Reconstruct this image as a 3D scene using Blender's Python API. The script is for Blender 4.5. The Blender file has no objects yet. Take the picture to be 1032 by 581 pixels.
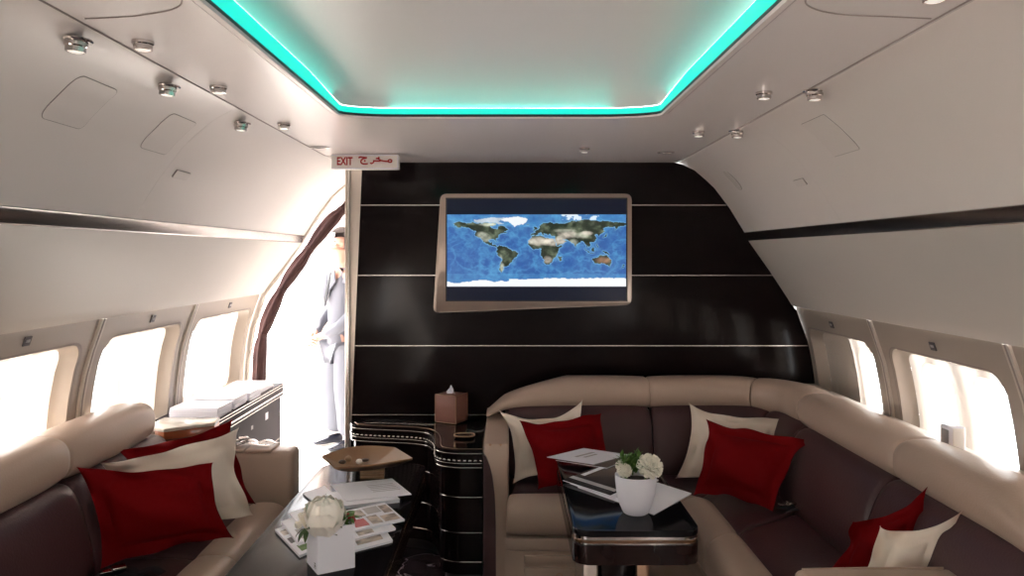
import bpy, bmesh, math, random
import numpy as np
from mathutils import Vector, Matrix
random.seed(7)
PI = math.pi
F, CX, CY, H = 803.0, 512.0, 258.0, 1.59      # focal length and vanishing point (pixels of the 1032x581 frame), eye height
S = bpy.context.scene
COL = S.collection

# ------------------------------------------------------------------ survey helpers
def PY(px, py, Y): return Vector(((px-CX)*Y/F, Y, H-(py-CY)*Y/F))
def PZ(px, py, z):
    Y = (H-z)*F/(py-CY)
    return Vector(((px-CX)*Y/F, Y, z))

# ------------------------------------------------------------------ materials
def mat(name, col, rough=.5, metal=0, coat=0, spec=.5, bump=None, var=None, emit=None, estr=0, sheen=0):
    m = bpy.data.materials.new(name); m.use_nodes = True
    nt = m.node_tree; b = nt.nodes['Principled BSDF']
    b.inputs['Base Color'].default_value = (*col, 1); b.inputs['Roughness'].default_value = rough
    b.inputs['Metallic'].default_value = metal; b.inputs['Coat Weight'].default_value = coat
    b.inputs['Coat Roughness'].default_value = .05
    b.inputs['Specular IOR Level'].default_value = spec
    if sheen: b.inputs['Sheen Weight'].default_value = sheen
    if emit: b.inputs['Emission Color'].default_value = (*emit, 1); b.inputs['Emission Strength'].default_value = estr
    tc = nt.nodes.new('ShaderNodeTexCoord')
    if bump:
        sc, st = bump[0], bump[1]
        n = nt.nodes.new('ShaderNodeTexNoise'); n.inputs['Scale'].default_value = sc; n.inputs['Detail'].default_value = 4
        bp = nt.nodes.new('ShaderNodeBump'); bp.inputs['Strength'].default_value = st; bp.inputs['Distance'].default_value = .01
        nt.links.new(tc.outputs['Object'], n.inputs['Vector']); nt.links.new(n.outputs['Fac'], bp.inputs['Height'])
        nt.links.new(bp.outputs['Normal'], b.inputs['Normal'])
    if var:
        n = nt.nodes.new('ShaderNodeTexNoise'); n.inputs['Scale'].default_value = var[0]; n.inputs['Detail'].default_value = 5
        r = nt.nodes.new('ShaderNodeValToRGB')
        r.color_ramp.elements[0].position = .35; r.color_ramp.elements[1].position = .65
        r.color_ramp.elements[0].color = (*col, 1); r.color_ramp.elements[1].color = (*var[1], 1)
        nt.links.new(tc.outputs['Object'], n.inputs['Vector']); nt.links.new(n.outputs['Fac'], r.inputs['Fac'])
        nt.links.new(r.outputs['Color'], b.inputs['Base Color'])
    return m
M = {}
M['liner'] = mat('liner', (.80,.745,.71), .34, var=(1.3,(.82,.765,.73)), bump=(60,.03))
M['soffit'] = mat('soffit', (.82,.77,.755), .22, bump=(3,.05))
M['dome'] = mat('dome', (.84,.79,.78), .4)
M['valance'] = mat('valance', (.66,.62,.575), .42, var=(.9,(.69,.65,.605)))
M['sidewall'] = mat('sidewall', (.40,.345,.295), .38)
M['reveal'] = mat('reveal', (.60,.54,.48), .35)
M['groove'] = mat('groove', (.34,.30,.28), .7)
M['hatch'] = mat('hatch', (.78,.725,.69), .36)
M['chrome'] = mat('chrome', (.58,.54,.52), .14, 1)
M['satin'] = mat('satin', (.62,.56,.50), .3, 1, var=(6,(.56,.50,.45)))
M['trimmetal'] = mat('trimmetal', (.36,.335,.33), .24, 1, var=(2.2,(.27,.25,.245)))
M['lacquer'] = mat('lacquer', (.006,.0035,.004),   .10, spec=.12, var=(5,(.009,.005,.005)))
M['lowtop'] = mat('lowtop', (.008,.006,.007), .12, spec=.05)
M['sideboard'] = mat('sideboard', (.020,.014,.018), .5, spec=.1)
M['tabletop'] = mat('tabletop', (.005,.0045,.006), .10, spec=.16, var=(7,(.008,.006,.007)))
M['darkwood'] = mat('darkwood', (.018,.007,.006), .15, spec=.3, var=(8,(.012,.005,.005)))
M['bronze'] = mat('bronze', (.50,.33,.22), .28, 1)
M['silver'] = mat('silver', (.70,.66,.62), .25, 1)
M['beige'] = mat('beige', (.45,.335,.262), .36, bump=(140,.10), var=(3,(.48,.36,.285)))
M['cordovan'] = mat('cordovan', (.058,.025,.027), .36, bump=(120,.12), var=(3,(.066,.030,.031)), spec=.32)
M['red'] = mat('red', (.155,.001,.0025), .75, bump=(22,.12), spec=.08)
M['cream'] = mat('cream', (.80,.70,.595), .6, bump=(14,.2), spec=.3)
M['white'] = mat('white', (.86,.86,.93), .35)
M['paper'] = mat('paper', (.82,.82,.88), .5)
M['ink'] = mat('ink', (.10,.09,.10), .5)
M['greyink'] = mat('greyink', (.45,.43,.44), .6)
M['photo'] = mat('photo', (.10,.085,.08), .3, var=(28,(.62,.50,.42)))
M['darkcover'] = mat('darkcover', (.03,.03,.04), .2, coat=.3)
M['green'] = mat('green', (.05,.14,.02), .5, var=(40,(.11,.22,.04)))
M['darkgreen'] = mat('darkgreen', (.02,.06,.015), .5, var=(40,(.05,.10,.02)))
M['petal'] = mat('petal', (.98,.93,.85), .5)
M['petalwhite'] = mat('petalwhite', (.98,.95,.87), .5)
M['berry'] = mat('berry', (.45,.02,.03), .4)
M['soil'] = mat('soil', (.03,.02,.015), .9)
M['tan'] = mat('tan', (.27,.155,.075), .5, bump=(40,.1), var=(8,(.26,.145,.07)))
M['umber'] = mat('umber', (.07,.035,.02), .4)
M['lightwood'] = mat('lightwood', (.42,.28,.16), .4, var=(20,(.33,.2,.11)))
M['orangewood'] = mat('orangewood', (.42,.13,.04), .3, coat=.4, var=(9,(.30,.085,.025)))
M['leatherbox'] = mat('leatherbox', (.26,.115,.085), .45, bump=(120,.15))
M['black'] = mat('black', (.012,.012,.014), .45)
M['webbing'] = mat('webbing', (.02,.02,.024), .6)
M['signface'] = mat('signface', (.86,.83,.79), .4)
M['signred'] = mat('signred', (.40,.01,.015), .5)
M['curtain'] = mat('curtain', (.045,.016,.016), .8, bump=(80,.2), var=(12,(.07,.028,.026)))
M['suit'] = mat('suit', (.10,.103,.125), .7, bump=(200,.1))
M['skin'] = mat('skin', (.40,.22,.16), .5)
M['hair'] = mat('hair', (.03,.022,.02), .6)
M['shoe'] = mat('shoe', (.02,.02,.03), .25)
M['shirt'] = mat('shirt', (.8,.8,.82), .6)
M['palebounce'] = mat('palebounce', (.82,.75,.71), .8, bump=(8,.2))  # pale warm colour chosen to bounce daylight up onto the ceiling
M['bezel'] = mat('bezel', (.42,.35,.30), .32, .85, var=(2.5,(.50,.42,.36)))
M['screenoff'] = mat('screenoff', (.006,.007,.012), .15, emit=(.0025,.004,.010), estr=1.0, spec=.15)
M['led'] = mat('led', (.01,.06,.05), .5, emit=(.0,.72,.57), estr=.74)
M['lens'] = mat('lens', (.9,.88,.84), .4, emit=(1,.9,.8), estr=.4)
M['greyscreen'] = mat('greyscreen', (.3,.3,.31), .3)
M['marbletop'] = mat('marbletop', (.80,.77,.70), .2, coat=.4, var=(9,(.62,.55,.45)))
M['brownband'] = mat('brownband', (.16,.075,.035), .2, .3, coat=.6)

def marble():
    m = mat('marble', (.05,.035,.045), .12, coat=.4); nt = m.node_tree; b = nt.nodes['Principled BSDF']
    tc = nt.nodes.new('ShaderNodeTexCoord')
    n = nt.nodes.new('ShaderNodeTexNoise'); n.inputs['Scale'].default_value = 2.2; n.inputs['Detail'].default_value = 8; n.inputs['Distortion'].default_value = 1.6
    r = nt.nodes.new('ShaderNodeValToRGB')
    e = r.color_ramp.elements
    e[0].position = .40; e[0].color = (.060,.042,.052,1); e[1].position = .62; e[1].color = (.05,.035,.045,1)
    a = e.new(.497); a.color = (.07,.05,.06,1); a = e.new(.505); a.color = (.55,.50,.52,1); a = e.new(.514); a.color = (.075,.055,.065,1)
    nt.links.new(tc.outputs['Object'], n.inputs['Vector']); nt.links.new(n.outputs['Fac'], r.inputs['Fac']); nt.links.new(r.outputs['Color'], b.inputs['Base Color'])
    return m
M['marble'] = marble()
def ridgewood():   # pale stone tiles of the entry
    return mat('entryfloor', (.62,.60,.58), .15, coat=.4, var=(3,(.70,.68,.66)))
M['entryfloor'] = ridgewood()
def glassmat():
    m = bpy.data.materials.new('glass'); m.use_nodes = True; nt = m.node_tree; nt.nodes.clear()
    o = nt.nodes.new('ShaderNodeOutputMaterial'); t = nt.nodes.new('ShaderNodeBsdfTransparent'); g = nt.nodes.new('ShaderNodeBsdfGlossy')
    g.inputs['Roughness'].default_value = .02
    x = nt.nodes.new('ShaderNodeMixShader'); t.inputs['Color'].default_value = (.97,.98,.98,1); x.inputs[0].default_value = .05
    nt.links.new(t.outputs[0], x.inputs[1]); nt.links.new(g.outputs[0], x.inputs[2]); nt.links.new(x.outputs[0], o.inputs[0])
    return m
M['glass'] = glassmat()
def blindmat():
    m = bpy.data.materials.new('blind'); m.use_nodes = True; nt = m.node_tree; nt.nodes.clear()
    o = nt.nodes.new('ShaderNodeOutputMaterial'); d = nt.nodes.new('ShaderNodeBsdfDiffuse'); t = nt.nodes.new('ShaderNodeBsdfTranslucent')
    d.inputs['Color'].default_value = (.75,.70,.64,1); t.inputs['Color'].default_value = (.36,.33,.295,1)
    tc = nt.nodes.new('ShaderNodeTexCoord'); w = nt.nodes.new('ShaderNodeTexWave'); w.bands_direction = 'Y'; w.inputs['Scale'].default_value = 1.7; w.inputs['Distortion'].default_value = 1.5
    r = nt.nodes.new('ShaderNodeValToRGB'); r.color_ramp.elements[0].color = (.18,.18,.18,1); r.color_ramp.elements[1].color = (.60,.60,.60,1)
    x = nt.nodes.new('ShaderNodeMixShader')
    nt.links.new(tc.outputs['Object'], w.inputs['Vector']); nt.links.new(w.outputs['Fac'], r.inputs['Fac']); nt.links.new(r.outputs['Color'], x.inputs[0])
    nt.links.new(d.outputs[0], x.inputs[1]); nt.links.new(t.outputs[0], x.inputs[2]); nt.links.new(x.outputs[0], o.inputs[0])
    return m
M['blind'] = blindmat()

# ------------------------------------------------------------------ object helpers
def tag(o, label=None, cat=None, group=None, kind=None):
    if label: o['label'] = label
    if cat: o['category'] = cat
    if group: o['group'] = group
    if kind: o['kind'] = kind
    return o
def thing(name, label, cat, loc, group=None, rz=0):
    o = bpy.data.objects.new(name, None); COL.objects.link(o); o.location = loc; o.rotation_euler = (0,0,rz); o.empty_display_size = .05
    return tag(o, label, cat, group)
def base_of(o):
    v = Vector((0,0,0))
    while o is not None: v += Vector(o.location); o = o.parent
    return v
def link(name, vf, m, parent=None, smooth=True, angle=40, origin=None, local=False):
    """vf = (verts, faces) in world coordinates (local=True: in the parent's own)"""
    vs, fs = vf
    me = bpy.data.meshes.new(name)
    if local or (parent is None and origin is None):
        off = Vector((0,0,0))
    else:
        off = base_of(parent) if parent is not None else Vector(origin)
    me.from_pydata([Vector(v)-off for v in vs], [], fs)
    bm = bmesh.new(); bm.from_mesh(me); bmesh.ops.recalc_face_normals(bm, faces=bm.faces[:]); bm.to_mesh(me); bm.free()
    mats = m if isinstance(m, (list,tuple)) else [m]
    for k in mats: me.materials.append(M[k])
    if smooth:
        me.polygons.foreach_set('use_smooth', [True]*len(me.polygons))
        me.set_sharp_from_angle(angle=math.radians(angle))
    o = bpy.data.objects.new(name, me); COL.objects.link(o)
    if parent is not None: o.parent = parent
    elif origin is not None and not local: o.location = origin
    return o
def struct(name, vf, m, parent=None, **k):
    o = link(name, vf, m, parent, **k)
    if parent is None: o['kind'] = 'structure'
    return o
def solo(name, vf, m, label, cat, group=None, **k):
    vs = [Vector(v) for v in vf[0]]
    org = (sum(v.x for v in vs)/len(vs), sum(v.y for v in vs)/len(vs), min(v.z for v in vs))
    return tag(link(name, vf, m, None, origin=org, **k), label, cat, group)
def join(*parts):
    vs, fs = [], []
    for v, f in parts:
        n = len(vs); vs += [Vector(a) for a in v]; fs += [tuple(i+n for i in q) for q in f]
    return vs, fs
def xf(vf, mtx): return [mtx @ Vector(v) for v in vf[0]], vf[1]
def place(vf, loc, rz=0, rx=0, ry=0, sc=1):
    m = Matrix.Translation(loc) @ Matrix.Rotation(rz,4,'Z') @ Matrix.Rotation(ry,4,'Y') @ Matrix.Rotation(rx,4,'X') @ Matrix.Scale(sc,4)
    return xf(vf, m)
def from_bm(bm):
    bm.verts.ensure_lookup_table(); bm.verts.index_update()
    r = ([v.co.copy() for v in bm.verts], [tuple(v.index for v in f.verts) for f in bm.faces]); bm.free(); return r
def box(c, s, bev=0, seg=3, rz=0, rx=0, ry=0):
    bm = bmesh.new(); bmesh.ops.create_cube(bm, size=1)
    for v in bm.verts: v.co = Vector((v.co.x*s[0], v.co.y*s[1], v.co.z*s[2]))
    if bev: bmesh.ops.bevel(bm, geom=bm.edges[:], offset=bev, segments=seg, profile=.5, affect='EDGES')
    return place(from_bm(bm), c, rz, rx, ry)
def roundpoly(pts, r, n=6):
    out = []; k = len(pts)
    for i in range(k):
        p0, p, p1 = Vector(pts[i-1][:2]), Vector(pts[i][:2]), Vector(pts[(i+1)%k][:2])
        rr = r[i] if isinstance(r, (list,tuple)) else r
        a = (p0-p); b = (p1-p); la, lb = a.length, b.length; a.normalize(); b.normalize()
        d = min(rr, la*.49, lb*.49)
        if d < 1e-5: out.append(p); continue
        s, e = p+a*d, p+b*d
        for j in range(n+1):
            t = j/n; out.append(s*(1-t)**2 + p*2*t*(1-t) + e*t*t)
    return [(v.x, v.y) for v in out]
def prism(poly, z0, z1, bev=0, seg=2):
    bm = bmesh.new()
    lo = [bm.verts.new((p[0],p[1],z0)) for p in poly]; hi = [bm.verts.new((p[0],p[1],z1)) for p in poly]
    n = len(poly); top = bm.faces.new(hi); bm.faces.new(lo[::-1])
    for i in range(n): bm.faces.new((lo[i],lo[(i+1)%n],hi[(i+1)%n],hi[i]))
    if bev:
        ed = [e for e in bm.edges if abs(e.verts[0].co.z-e.verts[1].co.z) < 1e-6]
        bmesh.ops.bevel(bm, geom=ed, offset=bev, segments=seg, profile=.5, affect='EDGES')
    return from_bm(bm)
def inset(poly, d):
    n = len(poly); c = Vector((sum(p[0] for p in poly)/n, sum(p[1] for p in poly)/n)); out = []
    area = sum(poly[i][0]*poly[(i+1)%n][1]-poly[(i+1)%n][0]*poly[i][1] for i in range(n))
    sg = 1 if area > 0 else -1
    for i in range(n):
        a, b = Vector(poly[i-1]), Vector(poly[(i+1)%n]); t = (b-a)
        if t.length < 1e-9: out.append(poly[i]); continue
        t.normalize(); nn = Vector((-t.y, t.x))*sg
        out.append((poly[i][0]+nn.x*d, poly[i][1]+nn.y*d))
    return out
def lathe(prof, n=24, c=(0,0,0), sx=1, sy=1):
    vs, fs = [], []
    for r, z in prof:
        for i in range(n): a = 2*PI*i/n; vs.append((c[0]+r*sx*math.cos(a), c[1]+r*sy*math.sin(a), c[2]+z))
    for k in range(len(prof)-1):
        for i in range(n): fs.append((k*n+i, k*n+(i+1)%n, (k+1)*n+(i+1)%n, (k+1)*n+i))
    if prof[0][0] > 1e-6: fs.append(tuple(range(n))[::-1])
    if prof[-1][0] > 1e-6: fs.append(tuple((len(prof)-1)*n+i for i in range(n)))
    return vs, fs
def tube(pts, r, n=8, closed=False, flat=1, up=(0,0,1)):
    pts = [Vector(p) for p in pts]; vs, fs = [], []; k = len(pts); pv = None
    for i, p in enumerate(pts):
        a = pts[(i-1)%k] if (closed or i) else pts[0]; b = pts[(i+1)%k] if (closed or i < k-1) else pts[-1]
        t = (b-a).normalized()
        u = Vector(up)-t*t.dot(Vector(up))
        if u.length < .05: u = Vector((0,1,0))-t*t.y
        u.normalize(); w = t.cross(u)
        rr = r[i] if isinstance(r, (list,tuple)) else r
        for j in range(n):
            an = 2*PI*j/n; vs.append(p+u*math.sin(an)*rr*flat+w*math.cos(an)*rr)
    m = k if closed else k-1
    for i in range(m):
        for j in range(n): fs.append((i*n+j, i*n+(j+1)%n, ((i+1)%k)*n+(j+1)%n, ((i+1)%k)*n+j))
    if not closed: fs.append(tuple(range(n))[::-1]); fs.append(tuple((k-1)*n+j for j in range(n)))
    return vs, fs
def ball(c, r, nu=12, nv=8, sz=1):
    return lathe([(max(1e-7,r*math.sin(PI*k/nv)), -r*sz*math.cos(PI*k/nv)) for k in range(nv+1)], nu, c)
def smoothpath(pts, n=6):
    out = []; p = [Vector(q) for q in pts]
    for i in range(len(p)-1):
        a = p[max(0,i-1)]; b = p[i]; c = p[i+1]; d = p[min(len(p)-1,i+2)]
        for k in range(n):
            t = k/n; out.append(.5*((2*b)+(-a+c)*t+(2*a-5*b+4*c-d)*t*t+(-a+3*b-3*c+d)*t**3))
    out.append(p[-1]); return out
def copy_tree(o, parent=None):
    c = o.copy(); COL.objects.link(c)
    if parent is not None: c.parent = parent
    for ch in list(o.children): copy_tree(ch, c)
    return c

# ------------------------------------------------------------------ cabin cross-section
UP = [(.954,2.130),(1.00,2.118),(1.068,2.079),(1.13,2.028),(1.182,1.976),(1.267,1.863),(1.364,1.712)]
def side_low(zv): return [(1.636,zv),(1.672,zv-.10),(1.705,zv-.20),(1.728,zv-.32),(1.742,.88),(1.752,.72),(1.752,.55),(1.735,.38),(1.69,.2),(1.62,0)]
ZV = {-1:1.335, 1:1.298}
def lowx(side, z):
    p = side_low(ZV[side])
    for i in range(len(p)-1):
        if p[i][1] >= z >= p[i+1][1]:
            t = (p[i][1]-z)/(p[i][1]-p[i+1][1]); return p[i][0]+(p[i+1][0]-p[i][0])*t
    return p[0][0] if z > p[0][1] else p[-1][0]
def full_profile(side): return [(0,2.13)]+UP+[(1.364,1.70),(1.636,ZV[side])]+side_low(ZV[side])[1:]
def hit(px, py):
    """point of the liner behind a pixel, by walking the cabin's cross-section"""
    side = 1 if px > CX else -1
    dx, dz = (px-CX)*side, -(py-CY); pr = full_profile(side)
    for i in range(len(pr)-1):
        (x0,z0),(x1,z1) = pr[i], pr[i+1]; ex, ez = x1-x0, z1-z0
        den = dx*ez-dz*ex
        if abs(den) < 1e-9: continue
        k = (x0*ez-(z0-H)*ex)/den; t = (x0*dz-(z0-H)*dx)/den
        if k > 0 and -1e-6 <= t <= 1+1e-6:
            return Vector((side*k*dx, k*F, H+k*dz))
def arc_len(side):
    pr = full_profile(side); L = [0]
    for i in range(1,len(pr)): L.append(L[-1]+math.dist(pr[i-1],pr[i]))
    return pr, L
def s_of(side, p):
    pr, L = arc_len(side); best = (9,0)
    for i in range(len(pr)-1):
        a = Vector(pr[i]); b = Vector(pr[i+1]); q = Vector((abs(p.x),p.z)); t = max(0,min(1,(q-a).dot(b-a)/max(1e-9,(b-a).length_squared)))
        d = (a+(b-a)*t-q).length
        if d < best[0]: best = (d, L[i]+t*(L[i+1]-L[i]))
    return best[1]
def at_s(side, s, Y, lift=0):
    pr, L = arc_len(side)
    for i in range(len(pr)-1):
        if s <= L[i+1] or i == len(pr)-2:
            t = (s-L[i])/max(1e-9,(L[i+1]-L[i])); x = pr[i][0]+(pr[i+1][0]-pr[i][0])*t; z = pr[i][1]+(pr[i+1][1]-pr[i][1])*t
            tx, tz = pr[i+1][0]-pr[i][0], pr[i+1][1]-pr[i][1]; l = math.hypot(tx,tz); nx, nz = tz/l, -tx/l   # towards the room
            return Vector((side*(x+nx*lift), Y, z+nz*lift))
def extrude_profile(pts, y0, y1, th, side, ny=1):
    """shell of given thickness th (outwards) along Y"""
    vs, fs = [], []; n = len(pts); ys = [y0+(y1-y0)*k/ny for k in range(ny+1)]
    outer = []
    for i in range(n):
        a = Vector(pts[max(0,i-1)]); b = Vector(pts[min(n-1,i+1)]); t = (b-a).normalized(); outer.append((pts[i][0]-t.y*th, pts[i][1]+t.x*th))
    loop = [*pts, *outer[::-1]]; m = len(loop)
    for y in ys:
        for p in loop: vs.append((side*p[0], y, p[1]))
    for k in range(ny):
        for i in range(m): fs.append((k*m+i, k*m+(i+1)%m, (k+1)*m+(i+1)%m, (k+1)*m+i))
    fs.append(tuple(range(m))); fs.append(tuple(ny*m+i for i in range(m)))
    return vs, fs

D = 4.56          # the lacquered partition
YB = -3.2         # rear end of the modelled cabin
YL, YR = 5.30, 4.60
for side, nm, ye in ((-1,'left',YL),(1,'right',YR)):
    struct('wall_'+nm, extrude_profile([(.975,2.124),*UP[1:],(1.364,1.700)], YB, ye, .02, side), 'liner', angle=60)
    struct('trim_'+('1' if side<0 else '2'), extrude_profile([(1.352,1.7225),(1.358,1.716),(1.367,1.680),(1.373,1.676)], YB, ye-.004, .012, side), 'trimmetal')
    v = struct('wall_%s_valance' % nm, extrude_profile([(1.372,1.680),(1.50,1.498+(.012 if side<0 else 0)),(1.600,ZV[side]+.048),(1.622,ZV[side]+.012),(1.640,ZV[side])], YB, ye, .015, side), 'valance', angle=60)
    struct('baseboard_'+nm, extrude_profile([(lowx(side,.62)-.002,.62),*[(p[0]-.002,p[1]) for p in side_low(ZV[side])[7:]]], YB, ye, .02, side), 'sidewall')

# ---- sidewall panels with their windows
def ring(y0, y1, z0, z1, hole, xf_, nr=3, oc=0):
    """rectangle y0..y1 x z0..z1 minus the closed loop 'hole' (list of (y,z)); x from xf_(y,z)"""
    cy = sum(p[0] for p in hole)/len(hole); cz = sum(p[1] for p in hole)/len(hole); vs, fs = [], []; n = len(hole)
    outer = []
    for (y,z) in hole:
        dy, dz = y-cy, z-cz; k = 1e9
        if dy > 1e-9: k = min(k,(y1-cy)/dy)
        if dy < -1e-9: k = min(k,(y0-cy)/dy)
        if dz > 1e-9: k = min(k,(z1-cz)/dz)
        if dz < -1e-9: k = min(k,(z0-cz)/dz)
        outer.append([cy+dy*k, cz+dz*k])
    for (yy,zz) in ((y0,z0),(y1,z0),(y0,z1),(y1,z1)):   # snap the nearest loop point to each corner
        i = min(range(n), key=lambda j:(outer[j][0]-yy)**2+(outer[j][1]-zz)**2); outer[i] = [yy,zz]
    for r in range(nr+1):
        t = r/nr
        for h,o in zip(hole,outer):
            y = h[0]+(o[0]-h[0])*t; z = h[1]+(o[1]-h[1])*t; vs.append((xf_(y,z),y,z))
    for r in range(nr):
        for i in range(n): fs.append((r*n+i, r*n+(i+1)%n, (r+1)*n+(i+1)%n, (r+1)*n+i))
    return vs, fs
def rrect(y0,y1,z0,z1,r,n=5): 
    out = []
    for (cy,cz,a0) in ((y1-r,z1-r,0),(y0+r,z1-r,PI/2),(y0+r,z0+r,PI),(y1-r,z0+r,3*PI/2)):
        for k in range(n+1): a = a0+PI/2*k/n; out.append((cy+r*math.cos(a), cz+r*math.sin(a)))
    # subdivide the straight runs between the arcs (always the same count, so that loops can be bridged)
    res = []
    for i,p in enumerate(out):
        q = out[(i+1)%len(out)]; res.append(p)
        if i % (n+1) == n:
            for k in range(1,10): res.append((p[0]+(q[0]-p[0])*k/10, p[1]+(q[1]-p[1])*k/10))
    return res
def loopwall(l0, x0, l1, x1):
    n = len(l0); vs = [(x0(*p),*p) for p in l0]+[(x1(*p),*p) for p in l1]
    return vs, [(i,(i+1)%n,n+(i+1)%n,n+i) for i in range(n)]
wn = 0
def window_bay(side, y0, y1, shut=()):
    global wn; wn += 1
    top = ZV[side]+.004; zt = {-1:1.243,1:1.182}[side]; zb = .74; g = .004
    a0, a1 = y0+.09, y1-.08
    XS = lambda d: (lambda y,z: side*(lowx(side,z)+d))
    hole = rrect(a0,a1,zb,zt,.07)
    h2 = rrect(a0+.02,a1-.02,zb+.02,zt-.02,.055)
    w = struct('window_%d' % wn, join(ring(y0+g,y1-g,.60,top,hole,XS(.012)), loopwall(hole,XS(.012),h2,XS(.075))), 'sidewall', angle=50)
    mid = (a0+a1)/2
    for k,(b0,b1) in enumerate(((a0+.02,mid),(mid,a1-.02))):
        c = (b0+b1)/2; hw = .125
        ph = rrect(c-hw,c+hw,zb+.05,zt-.045,.09); ph2 = rrect(c-hw+.015,c+hw-.015,zb+.065,zt-.06,.08)
        struct('lining', ring(b0,b1,zb+.02,zt-.02,ph,XS(.075)), 'reveal' if k in shut else 'blind', w)
        struct('porthole_frame', loopwall(ph,XS(.075),ph2,XS(.13)), 'reveal', w)
        pane = [(side*(lowx(side,(zb+zt)/2)+.12),*p) for p in ph2]
        struct('pane', (pane,[tuple(range(len(pane)))]), 'glass', w, smooth=False)
        if k in shut:
            q = [(side*(lowx(side,p[1])+.0755),*p) for p in ph]; struct('closed_shade', (q,[tuple(range(len(q)))]), 'reveal', w, smooth=False)
    # thin rebate round the opening and the small pictogram plate above
    rb = rrect(a0-.010,a1+.010,zb-.01,zt+.010,.075)
    struct('frame', loopwall(rb,XS(.006),rrect(a0-.004,a1+.004,zb-.004,zt+.004,.072),XS(.006)), 'groove', w)
    c = (y0+y1)/2; z = zt+.052; x = side*(lowx(side,z)+.009)
    struct('pictogram_plate', box((x,c,z),(.004,.04,.034),rz=0,ry=-side*.33), 'ink', w)
    struct('pictogram', box((x-side*.003,c,z),(.002,.022,.010),ry=-side*.33), 'greyink', w)
    # portal for the daylight coming in
    l = bpy.data.lights.new('daylight_portal','AREA'); l.shape='RECTANGLE'; l.size=a1-a0; l.size_y=zt-zb; l.cycles.is_portal=True
    o = bpy.data.objects.new('daylight_portal',l); COL.objects.link(o)
    o.location=(side*1.90,c,(zb+zt)/2); o.rotation_euler=(PI/2,0,-side*PI/2+PI) if False else Vector((-side,0,0)).to_track_quat('-Z','Y').to_euler()
for (y0,y1) in ((4.22,5.299),(3.25,4.20),(2.27,3.23),(1.29,2.25),(.30,1.27),(-.70,.28),(-1.7,-.72)): window_bay(-1,y0,y1)
for (y0,y1) in ((3.64,4.58),(2.64,3.62),(1.64,2.62),(.64,1.62),(-.36,.62),(-1.36,-.38),(-2.36,-1.38)): window_bay(1,y0,y1,(1,) if y0 > 3.6 else ())
# seam strips between the bays
k = 3
for side, ys in ((-1,(4.21,3.24,2.26,1.28,.29)),(1,(3.63,2.63,1.63,.63))):
    for y in ys:
        pts = [(lowx(side,z)+.002,z) for z in (ZV[side]-.002,1.2,1.1,1.0,.9,.8,.7,.62)]
        struct('trim_%d' % k, extrude_profile(pts, y-.018, y+.018, .02, side), 'reveal'); k += 1
        struct('trim_%d' % k, extrude_profile([(p[0]-.002,p[1]) for p in pts], y-.004, y+.004, .02, side), 'groove'); k += 1
# sill ledges behind the sofas
struct('trim_40', box((1.655,1.2,.845),(.19,6.7,.03),.006), 'reveal')
struct('trim_41', box((-1.70,.1,.80),(.10,6.5,.03),.006), 'reveal')

# ---- ceiling with the lit recess
SX0, SX1, OX0, OX1, OY = -.975, .975, -.632, .572, 3.06
def capsule(x0,x1,y0,y1,r,n=10):
    return [(x0,y0),(x1,y0)] + [(x1-r[1]+r[1]*math.cos(a), y1-r[0]*.55+r[0]*.55*math.sin(a)) for a in [PI/2*i/n for i in range(n+1)]] + [(x0+r[1]-r[1]*math.cos(a), y1-r[0]*.55+r[0]*.55*math.sin(a)) for a in [PI/2*(n-i)/n for i in range(n+1)]]
def dens(poly, d=.15):
    out = []
    for i,p in enumerate(poly):
        q = poly[(i+1)%len(poly)]; out.append(p); n = int(math.dist(p,q)/d)
        for k in range(1,n): out.append((p[0]+(q[0]-p[0])*k/n, p[1]+(q[1]-p[1])*k/n))
    return out
op = dens(capsule(OX0,OX1,-1.8,OY,(.16,.22)))
def ringxy(x0,x1,y0,y1,hole,z):
    r = ring(x0,x1,y0,y1,hole,lambda a,b:z,1)
    return [(v[1],v[2],v[0]) for v in r[0]], r[1]
opl = inset(op,-.03)
lipz = 2.118
def band(l0,z0,l1,z1):
    n = len(l0); return [(*p,z0) for p in l0]+[(*p,z1) for p in l1], [(i,(i+1)%n,n+(i+1)%n,n+i) for i in range(n)]
struct('ceiling', join(ringxy(SX0,SX1,YB,YR+.04,opl,2.124), band(opl,2.124,inset(op,-.02),2.1185), band(inset(op,-.02),2.1185,inset(op,-.004),2.1175), band(inset(op,-.004),2.1175,op,2.124)), 'soffit', angle=70)
struct('trim_50', band(op,2.124,op,2.134), 'black')  # black band painted as the shadow line inside the lip
led = thing('cove_light','turquoise LED light strip glowing round the rim of the ceiling recess','ceiling light',(0,0,2.134))
def ledtop(q): return 2.176-.020*max(0,min(1,(q[1]-2.55)/.40))
def bandv(l0,z0,l1,z1): 
    n = len(l0); return [(*p,z0(p)) for p in l0]+[(*p,z1(p)) for p in l1], [(i,(i+1)%n,n+(i+1)%n,n+i) for i in range(n)]
link('diffuser', bandv(op,lambda p:2.134,inset(op,.004),ledtop), 'led', led)
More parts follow.
